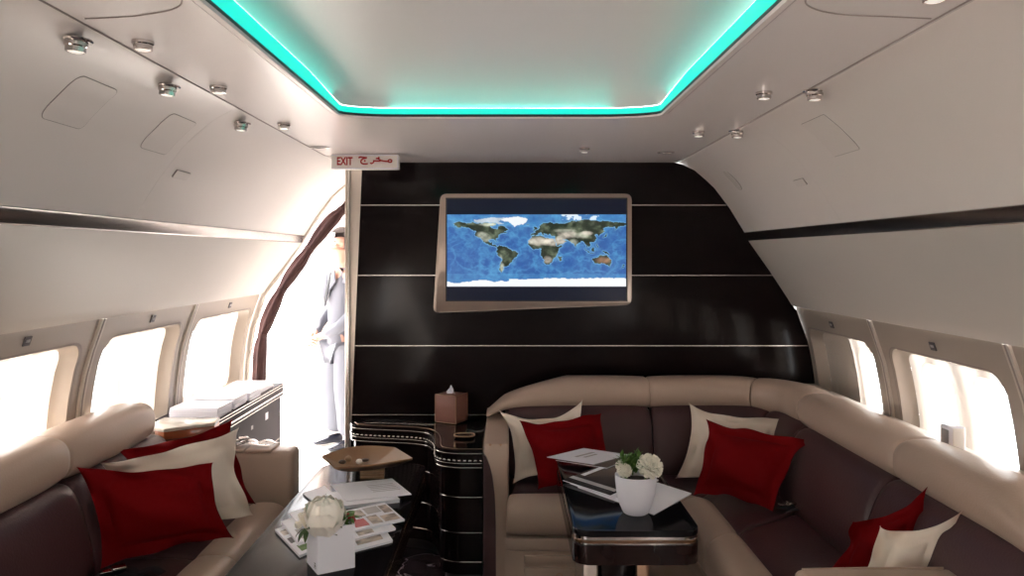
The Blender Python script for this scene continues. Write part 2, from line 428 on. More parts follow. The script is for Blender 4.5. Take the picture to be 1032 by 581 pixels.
# the dome follows the strip's upper edge and levels out towards the middle
cxm = (OX0+OX1)/2; parts_ = []; cen = [(cxm, min(max(p[1],-1.2),OY-.6)) for p in op]
for t in (.007,.02,.04,.065,.10,.14,.19,.26,.36,.5,.65,.8,.98):
    ringp = []
    for p,c in zip(op,cen):
        d = math.dist(p,c)*t; b = ledtop(p); b = b+(2.176-b)*min(1,t/.5)
        ringp.append((p[0]+(c[0]-p[0])*t, p[1]+(c[1]-p[1])*t, b+.044*(1-math.exp(-max(0,d-.004)/.045))))
    parts_.append(ringp)
n_ = len(op); vs_ = [q for c in parts_ for q in c]; K = len(parts_)
fs_ = [(k*n_+i,k*n_+(i+1)%n_,(k+1)*n_+(i+1)%n_,(k+1)*n_+i) for k in range(K-1) for i in range(n_)]+[tuple((K-1)*n_+i for i in range(n_))]
struct('ceiling_recess', (vs_,fs_), 'dome', angle=80)
# the LED tape itself: three runs behind the rim
for nm_,lc,to,sx,sy in (('left',(OX0+.006,.63,2.152),(.5,0,1),4.4,.012),('right',(OX1-.006,.63,2.152),(-.5,0,1),4.4,.012),('front',((OX0+OX1)/2,OY-.006,2.145),(0,-.5,1),.85,.010)):
    l = bpy.data.lights.new('led_tape_'+nm_,'AREA'); l.shape='RECTANGLE'; l.size=sx if nm_=='front' else sy; l.size_y=sy if nm_=='front' else sx; l.color=(0,.9,.72); l.energy={'front':.13}.get(nm_,.6); l.spread=math.radians(150)
    o = bpy.data.objects.new('led_tape_'+nm_,l); COL.objects.link(o); o.location=lc
    zax = -Vector(to).normalized(); yax = Vector((0,1,0)) if nm_!='front' else zax.cross(Vector((1,0,0))); xax = yax.cross(zax)
    o.rotation_euler = Matrix((xax,yax,zax)).transposed().to_euler()
# panel joints of the ceiling (fine grooves)
def groove(name, pts, r=.0022, m='groove'): return struct(name, tube(pts, r, 6), m)
for j,(s_,x) in enumerate(((-1,-.974),(1,.962))):
    groove('trim_%d' % (51+j), [(x,y,2.1235) for y in (YB+.05,0,2,3.0,4.24 if s_<0 else D)], .0028)
groove('trim_53', [(-.974,4.24,2.1235),(-.86,4.27,2.1235)], .0026)
for j,s_ in enumerate((-1,1)):
    x0 = -.632 if s_<0 else .572
    groove('trim_%d' % (54+j), smoothpath([(s_*.95,1.79,2.1235),(s_*.85,1.775,2.1235),(x0+s_*.17,1.76,2.1235),(x0+s_*.09,1.72,2.1235),(x0+s_*.045,1.65,2.1235),(x0+s_*.035,1.5,2.1235)]), .0022)
# joint across the curved wall panels
for j,(s_,pp) in enumerate(((-1,((216,128),(190,150),(160,180),(140,200),(132,214))),(1,((765,128),(790,150),(812,172),(830,200),(850,222))))):
    pts = [hit(*q) for q in pp]; y = sum(p.y for p in pts)/len(pts)
    ss = [s_of(s_,Vector((1.0,0,2.118)))]+[s_of(s_,Vector((x,0,z))) for x,z in UP[2:]]
    groove('trim_%d' % (56+j), [at_s(s_,a,y,-.0012) for a in ss], .002, 'hatch')
# ---- hatches let into the curved wall
def hatch(px4, name, m='hatch', r=.022, lift=.002, gw=.0018, label=None, cat=None, full=True):
    ps = [hit(*q) for q in px4]; side = 1 if ps[0].x > 0 else -1
    ss = [s_of(side,p) for p in ps]; ys = [p.y for p in ps]
    s0,s1,y0,y1 = min(ss),max(ss),min(ys),max(ys)
    # average the opposite corners so that the plate is a true rectangle on the wall
    ss.sort(); ys.sort(); s0=(ss[0]+ss[1])/2; s1=(ss[2]+ss[3])/2; y0=(ys[0]+ys[1])/2; y1=(ys[2]+ys[3])/2
    def plate(s0,s1,y0,y1,r,lift):
        lp = rrect(s0,s1,y0,y1,min(r,(s1-s0)*.45,(y1-y0)*.45))
        cs, cy = (s0+s1)/2,(y0+y1)/2; vs=[];fs=[];n=len(lp); R=[1,.75,.5,.25]
        vs=[at_s(side,p[0],p[1],-.004) for p in lp]
        for q in R: vs += [at_s(side,cs+(p[0]-cs)*q,cy+(p[1]-cy)*q,lift) for p in lp]
        vs.append(at_s(side,cs,cy,lift))
        for k in range(len(R)):
            for i in range(n): fs.append((k*n+i,k*n+(i+1)%n,(k+1)*n+(i+1)%n,(k+1)*n+i))
        for i in range(n): fs.append((len(R)*n+i,len(R)*n+(i+1)%n,len(vs)-1))
        return vs,fs
    t = thing(name,label,cat,at_s(side,(s0+s1)/2,(y0+y1)/2,0))
    link('gasket', plate(s0-gw,s1+gw,y0-gw,y1+gw,r+gw,lift*.75), 'groove', t)
    link('cover', plate(s0,s1,y0,y1,r,lift), m, t)
hatch(((37,118),(83,76),(122,93),(80,129)),'access_panel',label='large rounded access panel in left curved wall, nearest the camera',cat='access panel')
hatch(((137,148),(176,115),(200,125),(166,155)),'access_panel',label='smaller rounded access panel in left curved wall, farther from the camera',cat='access panel',r=.02)
hatch(((804,127),(829,116),(868,149),(846,157)),'access_panel',label='faintly outlined access panel in the right curved wall',cat='access panel',r=.006,lift=.002,gw=.0015)
hatch(((172,178),(178,172),(192,174),(187,181)),'wall_plate',label='small blank square plate on the left curved wall',cat='plate',r=.004,lift=.006,gw=.001)
hatch(((797,184),(803,180),(816,183),(812,188)),'wall_plate',label='small blank square plate on the right curved wall',cat='plate',r=.004,lift=.006,gw=.001)
hatch(((727,174),(731,172),(750,190),(746,192)),'speaker_grille',label='long oval grille low on right curved wall beside partition',cat='grille',r=.05,lift=.003,gw=.001,m='valance')

# ---- reading lights
def reading_light(loc, label, group=None):
    t = thing('reading_light', label, 'reading light', loc, group)
    link('flange', lathe([(.010,.004),(.040,.004),(.042,0),(.040,-.004),(.030,-.006),(.012,-.006)],24), 'chrome', t, local=True)
    link('housing', lathe([(.018,0),(.030,-.004),(.030,-.016),(.026,-.019),(.026,-.032),(.022,-.033),(.021,-.028),(.012,-.026)],24), 'chrome', t, local=True)
    link('lens', lathe([(1e-6,-.0345),(.015,-.034),(.0225,-.030),(.022,-.026),(1e-6,-.026)],20), 'lens', t, local=True)
    return t
proto = None
RL = [((144,39),'left ceiling strip, nearest the camera'),((220,85),'left ceiling strip, second from the camera'),((286,123),'left ceiling strip, farthest of its row'),
      ((77,37),'left curved wall, nearest the camera'),((169,84),'left curved wall, second from the camera'),((243,122),'left curved wall, farthest of its row'),
      ((770,91),'right ceiling strip, nearer of the pair'),((704,131),'right ceiling strip, farther of the pair'),
      ((821,92),'right curved wall, nearer of the pair'),((743,132),'right curved wall, farther of the pair'),
      ((589,148),'flat ceiling just above the screen'),((942,-13),'right ceiling at the top edge of picture')]
for (px,py),lb in RL:
    p = hit(px,py); lab = 'small chrome reading light on the '+lb
    if proto is None: proto = reading_light(p,lab,'chrome reading lights'); o = proto
    else: o = copy_tree(proto); o.location = p; o['label'] = lab
    tilt = 0
    if abs(p.x) > .99: tilt = (.35 if p.x < 0 else -.35)*.25
    o.rotation_euler = (0,tilt,0); o.scale = (.88,.88,.88); o.location.z -= .008 if tilt else 0
def airvent(px,py,lab,w=.05,rz=0):
    p = hit(px,py); t = thing('air_vent',lab,'air vent',(p.x,p.y,2.124),'flush air vents',rz)
    link('rim', lathe([(.6*w,.0),(w,-.001),(w,-.005),(.7*w,-.005),(.65*w,-.001)],24,sy=.6), 'chrome', t, local=True)
    link('grille', lathe([(1e-6,-.003),(.68*w,-.003),(.68*w,0)],20,sy=.6), 'ink', t, local=True)
airvent(322,147,'flush oval vent in ceiling above the exit sign')
airvent(671,152,'flush dark vent in ceiling beside the right wall curve',.045)
p = PY(341,172,4.66)

# ---- floor and the shell behind the partition
struct('floor', box((0,.9,-.02),(3.4,8.2,.04)), 'marble')
struct('floor_entry', box((-1.1,6.5,-.02),(2.6,3.0,.04)), 'entryfloor')
struct('wall_rear', box((0,YB-.03,1.06),(3.7,.06,2.3)), 'liner')
# entry: side wall behind partition, end wall, ceiling, left side wall beyond the door, open door on the left
struct('wall_entry_right', box((-.30,5.9,1.07),(.04,2.6,2.14)), 'liner')
struct('wall_entry_end', box((-1.1,7.55,1.07),(1.7,.05,2.14)), 'liner')
struct('ceiling_entry', box((-.99,6.1,2.16),(1.5,3.0,.04)), 'soffit')
struct('wall_entry_left', extrude_profile([(1.0,2.13),*UP[2:],(1.50,1.50),*side_low(1.335)], 7.15, 7.55, .03, -1), 'liner')
struct('wall_entry_top', extrude_profile([(1.0,2.13),*UP[2:5]], 5.30, 7.15, .03, -1), 'liner')
struct('ground', box((-6,3,-2.6),(26,34,.1)), 'palebounce')
struct('trim_60', extrude_profile([(x-.012,z) for x,z in [(1.068,2.079),(1.182,1.976),(1.267,1.863),(1.364,1.712),(1.50,1.50),(1.636,1.32),(1.705,1.10),(1.742,.88),(1.752,.6),(1.735,.38),(1.62,0)]], 5.30,5.35,.035,-1), 'reveal')
struct('trim_61', extrude_profile([(x-.01,z) for x,z in [(1.182,1.976),(1.267,1.863),(1.364,1.712),(1.50,1.50),(1.636,1.32),(1.705,1.10),(1.742,.88),(1.752,.6),(1.735,.38),(1.62,0)]], 7.12,7.16,.04,-1), 'reveal')

# ---- partition
prof = [(-.835,2.124),(.954,2.124),(1.0,2.112),(1.068,2.079),(1.13,2.026),(1.182,1.976),(1.267,1.863),(1.364,1.705),(1.494,1.520),(1.634,1.30),(1.650,1.28),(1.715,1.10),(1.76,.90),(1.77,.6),(1.755,.4),(1.64,0),(-.915,0),(-.897,.62)]
pv = [(x,D,z) for x,z in prof]+[(x,D+.04,z) for x,z in prof]; n = len(prof)
wf = struct('wall_front', (pv,[tuple(range(n)),tuple(range(n,2*n))[::-1]]+[(i,(i+1)%n,n+(i+1)%n,n+i) for i in range(n)]), 'lacquer', smooth=False)
def wallx(z):
    pts = prof[1:16]
    for i in range(len(pts)-1):
        if pts[i][1] >= z >= pts[i+1][1]: t=(pts[i][1]-z)/(pts[i][1]-pts[i+1][1]); return pts[i][0]+(pts[i+1][0]-pts[i][0])*t
for z in (1.88,1.478,1.075,.68,.30):
    xl = -.835-(2.12-z)*.0413+.002; xr = wallx(z)-.004
    struct('inlay_strip', box(((xl+xr)/2,D,z),(xr-xl,.006,.0042)), 'silver', wf)
# pillar at the edge of the doorway
pil = roundpoly([(-.945,4.605),(-.825,4.605),(-.825,4.72),(-.945,4.72)],.018)
wp = struct('wall_pillar', prism(pil,0,2.124), 'satin')
struct('cover_strip', box((-.917,4.59,1.06),(.012,.02,2.1),.003), 'silver', wp)

# ---- exit sign
t = thing('exit_sign','white sign reading EXIT in red English and Arabic above doorway','sign',PY(367,170,4.17))
w0, w1 = PY(334,170.5,4.17), PY(401.5,156,4.17)
link('housing', box(((w0.x+w1.x)/2,4.20,(w0.z+w1.z)/2),(w1.x-w0.x,.06,w1.z-w0.z),.006), 'signface', t)
link('rim', join(box(((w0.x+w1.x)/2,4.169,w1.z-.003),(w1.x-w0.x,.008,.006)),box(((w0.x+w1.x)/2,4.169,w0.z+.003),(w1.x-w0.x,.008,.006)),box((w1.x-.003,4.169,(w0.z+w1.z)/2),(.006,.008,w1.z-w0.z))), 'white', t)
def text_mesh(name, s, size, loc, m, parent, sx=1, ext=.001, rot=(PI/2,0,0), bold=0, align='CENTER'):
    cu = bpy.data.curves.new(name,'FONT'); cu.body = s; cu.size = size; cu.extrude = ext; cu.align_x = align; cu.align_y = 'CENTER'; cu.offset = bold
    o = bpy.data.objects.new(name,cu); COL.objects.link(o); bpy.context.view_layer.update()
    dg = bpy.context.evaluated_depsgraph_get(); me = bpy.data.meshes.new_from_object(o.evaluated_get(dg)); bpy.data.objects.remove(o)
    me.materials.clear(); me.materials.append(M[m]); mx = Matrix.LocRotScale(Vector(loc)-base_of(parent), __import__('mathutils').Euler(rot), Vector((sx,1,1)))
    me.transform(mx); r = bpy.data.objects.new(name,me); COL.objects.link(r); r.parent = parent; return r
a = PY(347.2,162.9,4.164)
text_mesh('lettering','EXIT',.058,(a.x,4.166,a.z),'signred',t,.70,bold=.0014)
# the Arabic word drawn as pen strokes (seen between px 361 and 396)
def ar(zx, zy): return PY(330+zx/12.9, 150+zy/12.9, 4.165)
st = [smoothpath([ar(405,122),ar(425,108),(ar(455,112)),ar(515,118)],4),
      smoothpath([ar(512,120),ar(470,128),ar(440,150),ar(438,180),ar(465,198),ar(525,196)],5),
      smoothpath([ar(556,185),ar(575,192),ar(600,175),ar(600,148)],4)+smoothpath([ar(602,158),ar(650,160),ar(690,160)],3),
      smoothpath([ar(630,128),ar(655,128),ar(690,150),ar(740,162),ar(790,165)],4),
      smoothpath([ar(790,165),ar(795,148),ar(815,142),ar(835,150),ar(830,172),ar(805,175),ar(790,165)],4)]
dots = [box(ar(486,158),(.008,.003,.008),ry=PI/4), box(ar(668,118),(.009,.003,.009),ry=PI/4)]
link('arabic_lettering', join(*[tube(s,.0038,6,flat=.5,up=(0,1,0)) for s in st],*dots), 'signred', t)

# ---- television with the world map
tv = thing('television','wide flat television in metal frame showing a satellite world map','television',PY(538,313,4.50))
cr = [PY(444,195.5,4.48),PY(636.5,195.5,4.48),PY(636.5,307.5,4.48),PY(436.5,315.5,4.48)]
pl = roundpoly([(p.x,p.z) for p in cr],.035)
def xzprism(pl,y0,y1,bev=0):
    v,f = prism(pl,-y1,-y0,bev); return [(a[0],-a[2],a[1]) for a in v],f
link('back_shell', xzprism(inset(pl,.02),4.50,4.555), 'black', tv)
link('bezel', xzprism(pl,4.475,4.505,.006), 'bezel', tv)
a, b = PY(449.2,199.5,4.473), PY(632.3,304,4.473)
link('screen_surround', box(((a.x+b.x)/2,4.474,(a.z+b.z)/2),(b.x-a.x,.006,a.z-b.z)), 'black', tv)
a, b = PY(450.5,201,4.47), PY(631,302.8,4.47)
scr = link('screen', box(((a.x+b.x)/2,4.4715,(a.z+b.z)/2),(b.x-a.x,.004,a.z-b.z)), 'screenoff', tv)
NA=[(-168,66),(-156,71),(-128,70),(-115,68),(-95,68),(-85,69),(-82,64),(-94,59),(-92,56),(-82,55),(-79,52),(-77,60),(-70,61),(-64,59),(-56,52),(-66,49),(-60,46),(-70,43),(-74,40),(-76,35),(-81,31),(-80,26),(-83,29),(-90,30),(-97,27),(-97,21),(-94,18),(-88,21),(-88,16),(-83,14),(-78,8),(-85,11),(-92,14),(-105,20),(-110,26),(-114,31),(-117,33),(-124,40),(-124,48),(-133,55),(-150,60),(-162,55),(-158,58),(-166,61)]
AI=[(-124,71),(-125,76),(-95,81),(-62,83),(-78,73),(-62,66),(-75,64),(-85,70),(-105,69)]
GR=[(-43,60),(-22,70),(-18,80),(-35,83.5),(-60,82),(-72,78),(-55,70)]
SA=[(-78,8),(-72,12),(-60,10),(-50,1),(-35,-6),(-39,-15),(-48,-26),(-58,-36),(-65,-42),(-68,-50),(-68,-55),(-75,-50),(-73,-38),(-70,-20),(-76,-14),(-81,-5),(-78,2)]
AF=[(-17,15),(-16,24),(-9,32),(-5,36),(10,37),(20,31),(32,31),(36,23),(43,11),(51,12),(42,-2),(40,-15),(33,-26),(26,-34),(18,-34),(12,-18),(9,0),(8,4),(-8,4),(-15,10)]
EA=[(-10,37),(-9,43),(-2,44),(-4,48),(3,51),(8,54),(8,57),(5,59),(5,62),(15,69),(27,71),(40,67),(45,68),(60,69),(70,73),(80,73),(100,78),(112,74),(140,73),(160,70),(180,69),(180,65),(170,60),(163,57),(157,51),(155,59),(142,59),(135,54),(140,48),(130,42),(127,35),(122,40),(118,38),(122,31),(115,22),(108,21),(109,12),(104,9),(101,13),(103,2),(98,10),(97,17),(91,22),(80,15),(78,8),(73,18),(68,24),(57,26),(50,30),(56,25),(59,22),(52,16),(43,13),(35,28),(36,36),(27,37),(26,40),(23,37),(19,41),(13,45),(18,40),(16,38),(8,44),(3,42),(-1,37)]
IS=[[(-6,50),(1,51),(-2,58),(-6,58)],[(131,32),(140,35),(143,43),(138,38)],[(44,-25),(47,-25),(50,-15),(44,-17)],[(114,-22),(115,-34),(124,-33),(131,-31),(138,-35),(146,-39),(153,-30),(146,-19),(142,-11),(136,-12),(130,-12),(122,-18)],[(131,-1),(141,-3),(150,-10),(138,-8)],[(109,1),(117,7),(116,-4),(110,-3)],[(95,5),(106,-5),(103,-5),(96,2)],[(173,-35),(178,-38),(168,-46),(171,-41)],[(-84,22),(-75,20),(-82,23)],[(120,18),(126,8),(122,8)],[(55,72),(67,76),(57,74)],[(106,-6),(115,-8),(106,-8)],[(-24,65),(-14,65),(-18,63)]]
NX, NYm = 340, 140
gx, gy = np.meshgrid(np.linspace(-180,180,NX), np.linspace(90,-90,NYm))
rs = np.random.RandomState(3)
def vnoise(sc, oct=4):
    out = np.zeros_like(gx); amp = 1; tot = 0
    for o in range(oct):
        n = int(sc*2**o)+2; g = rs.rand(n//2+2, n+2); u = (gx+180)/360*(n-.01); v = (90-gy)/180*(n/2-.01)
        i = u.astype(int); j = v.astype(int); fu = u-i; fv = v-j; fu = fu*fu*(3-2*fu); fv = fv*fv*(3-2*fv)
        out += amp*((g[j,i]*(1-fu)+g[j,i+1]*fu)*(1-fv)+(g[j+1,i]*(1-fu)+g[j+1,i+1]*fu)*fv); tot += amp; amp *= .55
    return out/tot
wx, wy = gx+(vnoise(40,3)-.5)*9, gy+(vnoise(40,3)-.5)*7
def inside(poly):
    r = np.zeros(gx.shape,bool); n = len(poly)
    for i in range(n):
        (x1,y1),(x2,y2) = poly[i],poly[(i+1)%n]
        if y1 == y2: continue
        c = ((y1 > wy) != (y2 > wy)) & (wx < (x2-x1)*(wy-y1)/(y2-y1)+x1); r ^= c
    return r
land = inside(NA)|inside(SA)|inside(AF)|inside(EA)
for q in IS: land |= inside(q)
ice = inside(GR); arct = inside(AI); ant = (wy < np.where(gx<-55,-77,-70)-8*(vnoise(9,3)-.5))
n1, n2, n3 = vnoise(7,5), vnoise(16,4), vnoise(30,3)
C = np.zeros(gx.shape+(3,))
rid = np.clip(1-np.abs(n1-.5)*16,0,1)*.55+np.clip(1-np.abs(n2-.5)*14,0,1)*.3
deep = np.array([.010,.095,.36]); lit = np.array([.09,.36,.68])
k_ = np.clip(rid*.7+(n3-.5)*.7+.12+(np.abs(gy)>58)*.25,0,1)[...,None]; C[:] = deep*(1-k_)+lit*k_
# shallow shelf round the coasts
sh = land.astype(float)
for _ in range(3): sh = (sh+np.roll(sh,1,0)+np.roll(sh,-1,0)+np.roll(sh,1,1)+np.roll(sh,-1,1))/5
s3 = np.clip(sh*2.2,0,1)[...,None]; C = C*(1-s3)+np.array([.22,.55,.85])*s3
green = np.array([.010,.024,.010]); sand = np.array([.66,.60,.50]); pale = np.array([.34,.36,.28]); rust = np.array([.30,.16,.09])
def blob(cx,cy,rx,ry): return np.clip(1.6-1.6*np.sqrt(((gx-cx)/rx)**2+((gy-cy)/ry)**2)+(n2-.5)*1.4,0,1)
L_ = np.zeros_like(C)+green+ np.clip(n3[...,None]-.45,0,1)*.28*np.array([.8,.9,.6])
for (cx,cy,rx,ry,c) in ((8,22,30,13,sand),(32,20,14,12,sand),(48,24,14,12,sand),(66,40,22,11,sand),(90,38,20,10,pale*1.5),(100,43,14,6,sand),(-108,38,14,12,pale*1.3),(-100,28,10,8,pale),(75,22,10,10,pale),(22,-24,10,9,sand*.8),(133,-24,17,9,rust*1.2),(-69,-42,5,14,pale*1.2),(-72,-22,4,12,pale),(-95,65,28,6,pale*1.6),(60,50,26,5,pale)):
    b_ = blob(cx,cy,rx,ry)[...,None]; L_ = L_*(1-b_)+c*b_
L_ = np.clip(L_*(.15+1.6*n3[...,None]),0,1)
C[land] = L_[land]
C[arct] = (np.array([.62,.72,.82])*(.5+n2[...,None]*.9))[arct]; seaice = (gy>74+4*n1)&(gx>40)&(gx<125)&(n3+n2*.6>.86)&~land
C[seaice] = [.75,.86,.95]; C[ice] = [.86,.90,.93]; C[ant] = [.90,.94,.97]; C = np.clip(C,0,1)
m0, m1 = PY(450.5,216.3,4.467), PY(631,289,4.467)
XX = np.linspace(m0.x,m1.x,NX); ZZ = np.linspace(m0.z,m1.z,NYm)
vs = [(x,4.4685,z) for z in ZZ for x in XX]
fs = [(j*NX+i,(j+1)*NX+i,(j+1)*NX+i+1,j*NX+i+1) for j in range(NYm-1) for i in range(NX-1)]
mm = bpy.data.materials.new('worldmap'); mm.use_nodes = True; nt = mm.node_tree; b_ = nt.nodes['Principled BSDF']
at = nt.nodes.new('ShaderNodeAttribute'); at.attribute_name = 'map'; nt.links.new(at.outputs['Color'], b_.inputs['Emission Color']); b_.inputs['Emission Strength'].default_value = .60
b_.inputs['Base Color'].default_value = (.01,.01,.01,1); b_.inputs['Roughness'].default_value = .2
M['worldmap'] = mm
mo = link('map_picture',(vs,fs),'worldmap',scr,smooth=False); mo.parent = scr
ca = mo.data.color_attributes.new('map','FLOAT_COLOR','POINT'); ca.data.foreach_set('color', np.concatenate([C.reshape(-1,3),np.ones((NX*NYm,1))],1).astype(np.float32).ravel())

# ---- curved console
zc = .66
edge = [(-.878,4.44),(-.84,4.37),(-.735,4.335),(-.60,4.31),(-.50,4.285),(-.43,4.24),(-.385,4.14),(-.366,4.02),(-.358,3.93),(-.345,3.87),(-.31,3.83),(-.25,3.805),(-.19,3.80),(-.122,3.80)]
ed = [(v.x,v.y) for v in smoothpath([(x,y,0) for x,y in edge],5)]
def console_poly(d): # inset towards the wall
    e = []
    for i,p in enumerate(ed):
        a = Vector(ed[max(0,i-1)]); b = Vector(ed[min(len(ed)-1,i+1)]); t = (b-a).normalized(); e.append((p[0]-t.y*d, p[1]+t.x*d))
    return [(max(-.878,min(-.122,x)),y) for x,y in e]+[(-.122,4.545),(-.878,4.545)]
cn = thing('console_cabinet','curved black lacquer console with silver beading under the television','cabinet',(-.5,4.3,0))
link('body', prism(console_poly(.02),.06,.57), 'lacquer', cn)
link('plinth', prism(console_poly(.05),0,.06), 'black', cn)
link('worktop', prism(console_poly(0),.57,zc,.004), 'lacquer', cn)
def edge_line(d,z,r,m,nm,flat=1):
    return link(nm, tube([(x,y,z) for x,y in console_poly(d)[:-2]], r, 6, flat=flat), m, cn)
edge_line(-.001,.645,.0018,'silver','silver_line'); edge_line(-.001,.578,.002,'silver','silver_line')
edge_line(.025,.662,.0015,'bronze','bronze_line')
for z in (.43,.26,.12): edge_line(.021,z,.0022,'silver','silver_line')
beads = []; pts = console_poly(-.003)[:-2]; acc = 0
for i in range(1,len(pts)):
    a, b = Vector((*pts[i-1],.612)), Vector((*pts[i],.612)); L = (b-a).length; q = acc
    while q < L: beads.append(box(a+(b-a)*(q/L),(.018,.008,.008),.003,1,rz=math.atan2(b.y-a.y,b.x-a.x))); q += .026
    acc = q-L
link('beading', join(*beads), 'silver', cn)
edge_line(-.001,.598,.0018,'silver','silver_line')
# tissue box
tb = thing('tissue_box','brown leather tissue box on the console under the television','tissue box',(-.308,4.40,zc),rz=math.radians(-28))
def loc(name, vf, m, t, **k): return link(name, vf, m, t, local=True, **k)
cxb, cyb = -.048, .066
loc('body', box((-.045,.062,.078),(.135,.125,.156),.006), 'leatherbox', tb)
loc('piping', join(*[tube([(x,y,.004),(x,y,.152)],.0025,6) for x,y in ((-.1125,-.0005),(.0225,-.0005),(.0225,.1245))], tube([(-.1125,-.0005,.003),(.0225,-.0005,.003),(.0225,.1245,.003)],.002,6), tube([(-.1125,-.0005,.156),(.0225,-.0005,.156),(.0225,.1245,.156)],.002,6)), 'bronze', tb)
tv_, tf_ = [], []
for k in range(13):
    t_ = k/12; a = (t_-.5)*PI
    w = .028*(1-t_)+.002
    for j in range(7): u = j/6*2-1; tv_.append((-.045+u*w, .062+.012*math.sin(3*u+k*.5)*(1-t_), .155+.045*t_+.004*math.sin(5*u)))
tf_ = [(k*7+j,k*7+j+1,(k+1)*7+j+1,(k+1)*7+j) for k in range(12) for j in range(6)]
o = loc('tissue', (tv_,tf_), 'white', tb); sm = o.modifiers.new('s','SOLIDIFY'); sm.thickness = .001
# flush bronze tray
c = PZ(468,441,zc)
tr = thing('trinket_tray','oval bronze rimmed tray on console right of tissue box','tray',(c.x,c.y,zc))
loc('rim', xf(tube([(.058*math.cos(a)*(abs(math.cos(a))**-.4 if abs(math.cos(a))>.05 else 1)*.9,.040*math.sin(a),.012) for a in [2*PI*i/32 for i in range(32)]],.004,6,closed=True),Matrix.Identity(4)), 'bronze', tr)
loc('dish', lathe([(1e-6,.0015),(.045,.0015),(.054,.011),(.050,.011),(.043,.004),(1e-6,.004)],28,sy=.72), 'darkwood', tr)

# ---- sofas
def sect(cd, cz, hw, hh, e=3.0, shear=0, n=28):
    out = []
    for i in range(n):
        a = 2*PI*i/n; c, s = math.cos(a), math.sin(a)
        x = math.copysign(abs(c)**(2/e), c)*hw; z = math.copysign(abs(s)**(2/e), s)*hh
        out.append((cd+x+shear*z, cz+z))
    return out
RX, RY = 1.5, 4.35
def rpos(s, d):
    """right sofa: s runs along the back (m on the ridge line), d towards the room"""
    R = max(.35-d,.13); L1, LA = 1.265, .55
    xe, ye = RX-d-R, RY-d-R
    if s <= L1: t = s/L1; return Vector((-.115+(xe+.115)*t, RY-d, 0))
    if s <= L1+LA: a = (s-L1)/LA*PI/2; return Vector((xe+R*math.sin(a), ye+R*math.cos(a), 0))
    t = (s-L1-LA)/1.85; return Vector((RX-d, ye+(2.15-ye)*t, 0))
def lpos(s, d): return Vector((-1.625+d, s, 0))
def strip(pos, s0, s1, sec, n=20, pinch=.10, pw=7, zmod=None, endr=.0, crown=0):
    """closed section swept along the sofa, pinched towards both ends like an upholstered pad"""
    cd = sum(p[0] for p in sec)/len(sec); cz = sum(p[1] for p in sec)/len(sec); vs, fs = [], []; m = len(sec)
    ts = [0,.015,.04,.08]+[.08+.84*k/n for k in range(1,n)]+[.92,.96,.985,1]
    for t in ts:
        f = 1-pinch*abs(2*t-1)**pw*1.0 - (pinch*.8 if t in (0,1) else 0)
        for d,z in sec:
            dd = cd+(d-cd)*f; zz = cz+(z-cz)*f
            if zmod: zz = zmod(s0+(s1-s0)*t, zz)
            p = pos(s0+(s1-s0)*t, dd); vs.append((p.x,p.y,zz))
    for k in range(len(ts)-1):
        for i in range(m): fs.append((k*m+i,k*m+(i+1)%m,(k+1)*m+(i+1)%m,(k+1)*m+i))
    fs.append(tuple(range(m))); fs.append(tuple((len(ts)-1)*m+i for i in range(m)))
    return vs, fs
rs_ = thing('corner_sofa','large L-shaped beige and burgundy leather sofa along partition and right wall','sofa',(.8,3.8,0))
cap = sect(0,.845,.115,.088,2.6)
def zm(s,z):
    b = .757
    if s < .43: z = b+(z-b)*max(.14,(max(s,0)/.43)**.6)-.035*max(0,1-s/.10)
    if s > 3.50: z = b+(z-b)*max(.3,((3.83-s)/.33)**.5 if s<3.83 else .3)
    return z
seams = [0,.872,1.46,1.965,2.915,3.83]
for a,b in zip(seams[:-1],seams[1:]):
    link('headrest', strip(rpos,a,b,cap,28 if b-a>.7 else 18,.085,5,zmod=zm), 'beige', rs_)
bseams = [0,.872,1.60,2.05,2.915,3.80]
back = sect(.125,.605,.085,.19,3.0,shear=-.30)
for a,b in zip(bseams[:-1],bseams[1:]):
    link('backrest', strip(rpos,a+.003 if a else .115,b-.003,back,20,.09,6), 'cordovan', rs_)
link('back_frame', strip(rpos,.10,3.66,sect(-.02,.365,.09,.365,8),40,0), 'beige', rs_)
cush = sect(.375,.385,.205,.078,4)
sseams = [.175,.872,1.265+.275,2.3,2.95,3.56]
for a,b in zip(sseams[:-1],sseams[1:]):
    link('seat_cushion', strip(rpos,a+.003,b-.003,cush,18,.06,8), 'cordovan', rs_)
roll = sect(.635,.385,.095,.086,2.8)
for a,b in zip(sseams[:-1],sseams[1:]):
    link('front_roll', strip(rpos,a+.001,b-.001,roll,18,.045,8), 'beige', rs_)
link('base', strip(rpos,.16,3.56,sect(.40,.155,.29,.15,14),40,0), 'beige', rs_)
link('skirt_band', strip(rpos,.175,3.56,sect(.64,.265,.065,.032,6),40,0), 'beige', rs_)
for (x0,x1,z0,z1) in ((.075,.62,.175,.215),(.075,.62,.03,.16)):
    dr = link('drawer', box(((x0+x1)/2,3.655,(z0+z1)/2),(x1-x0,.014,z1-z0),.004), 'beige', rs_)
    if z1-z0 > .1: link('latch_ring', xf(tube([(.014*math.cos(a),0,.014*math.sin(a)) for a in [2*PI*i/16 for i in range(16)]],.003,6,closed=True,up=(0,1,0)),Matrix.Translation((.235,3.645,.12))), 'bronze', dr)
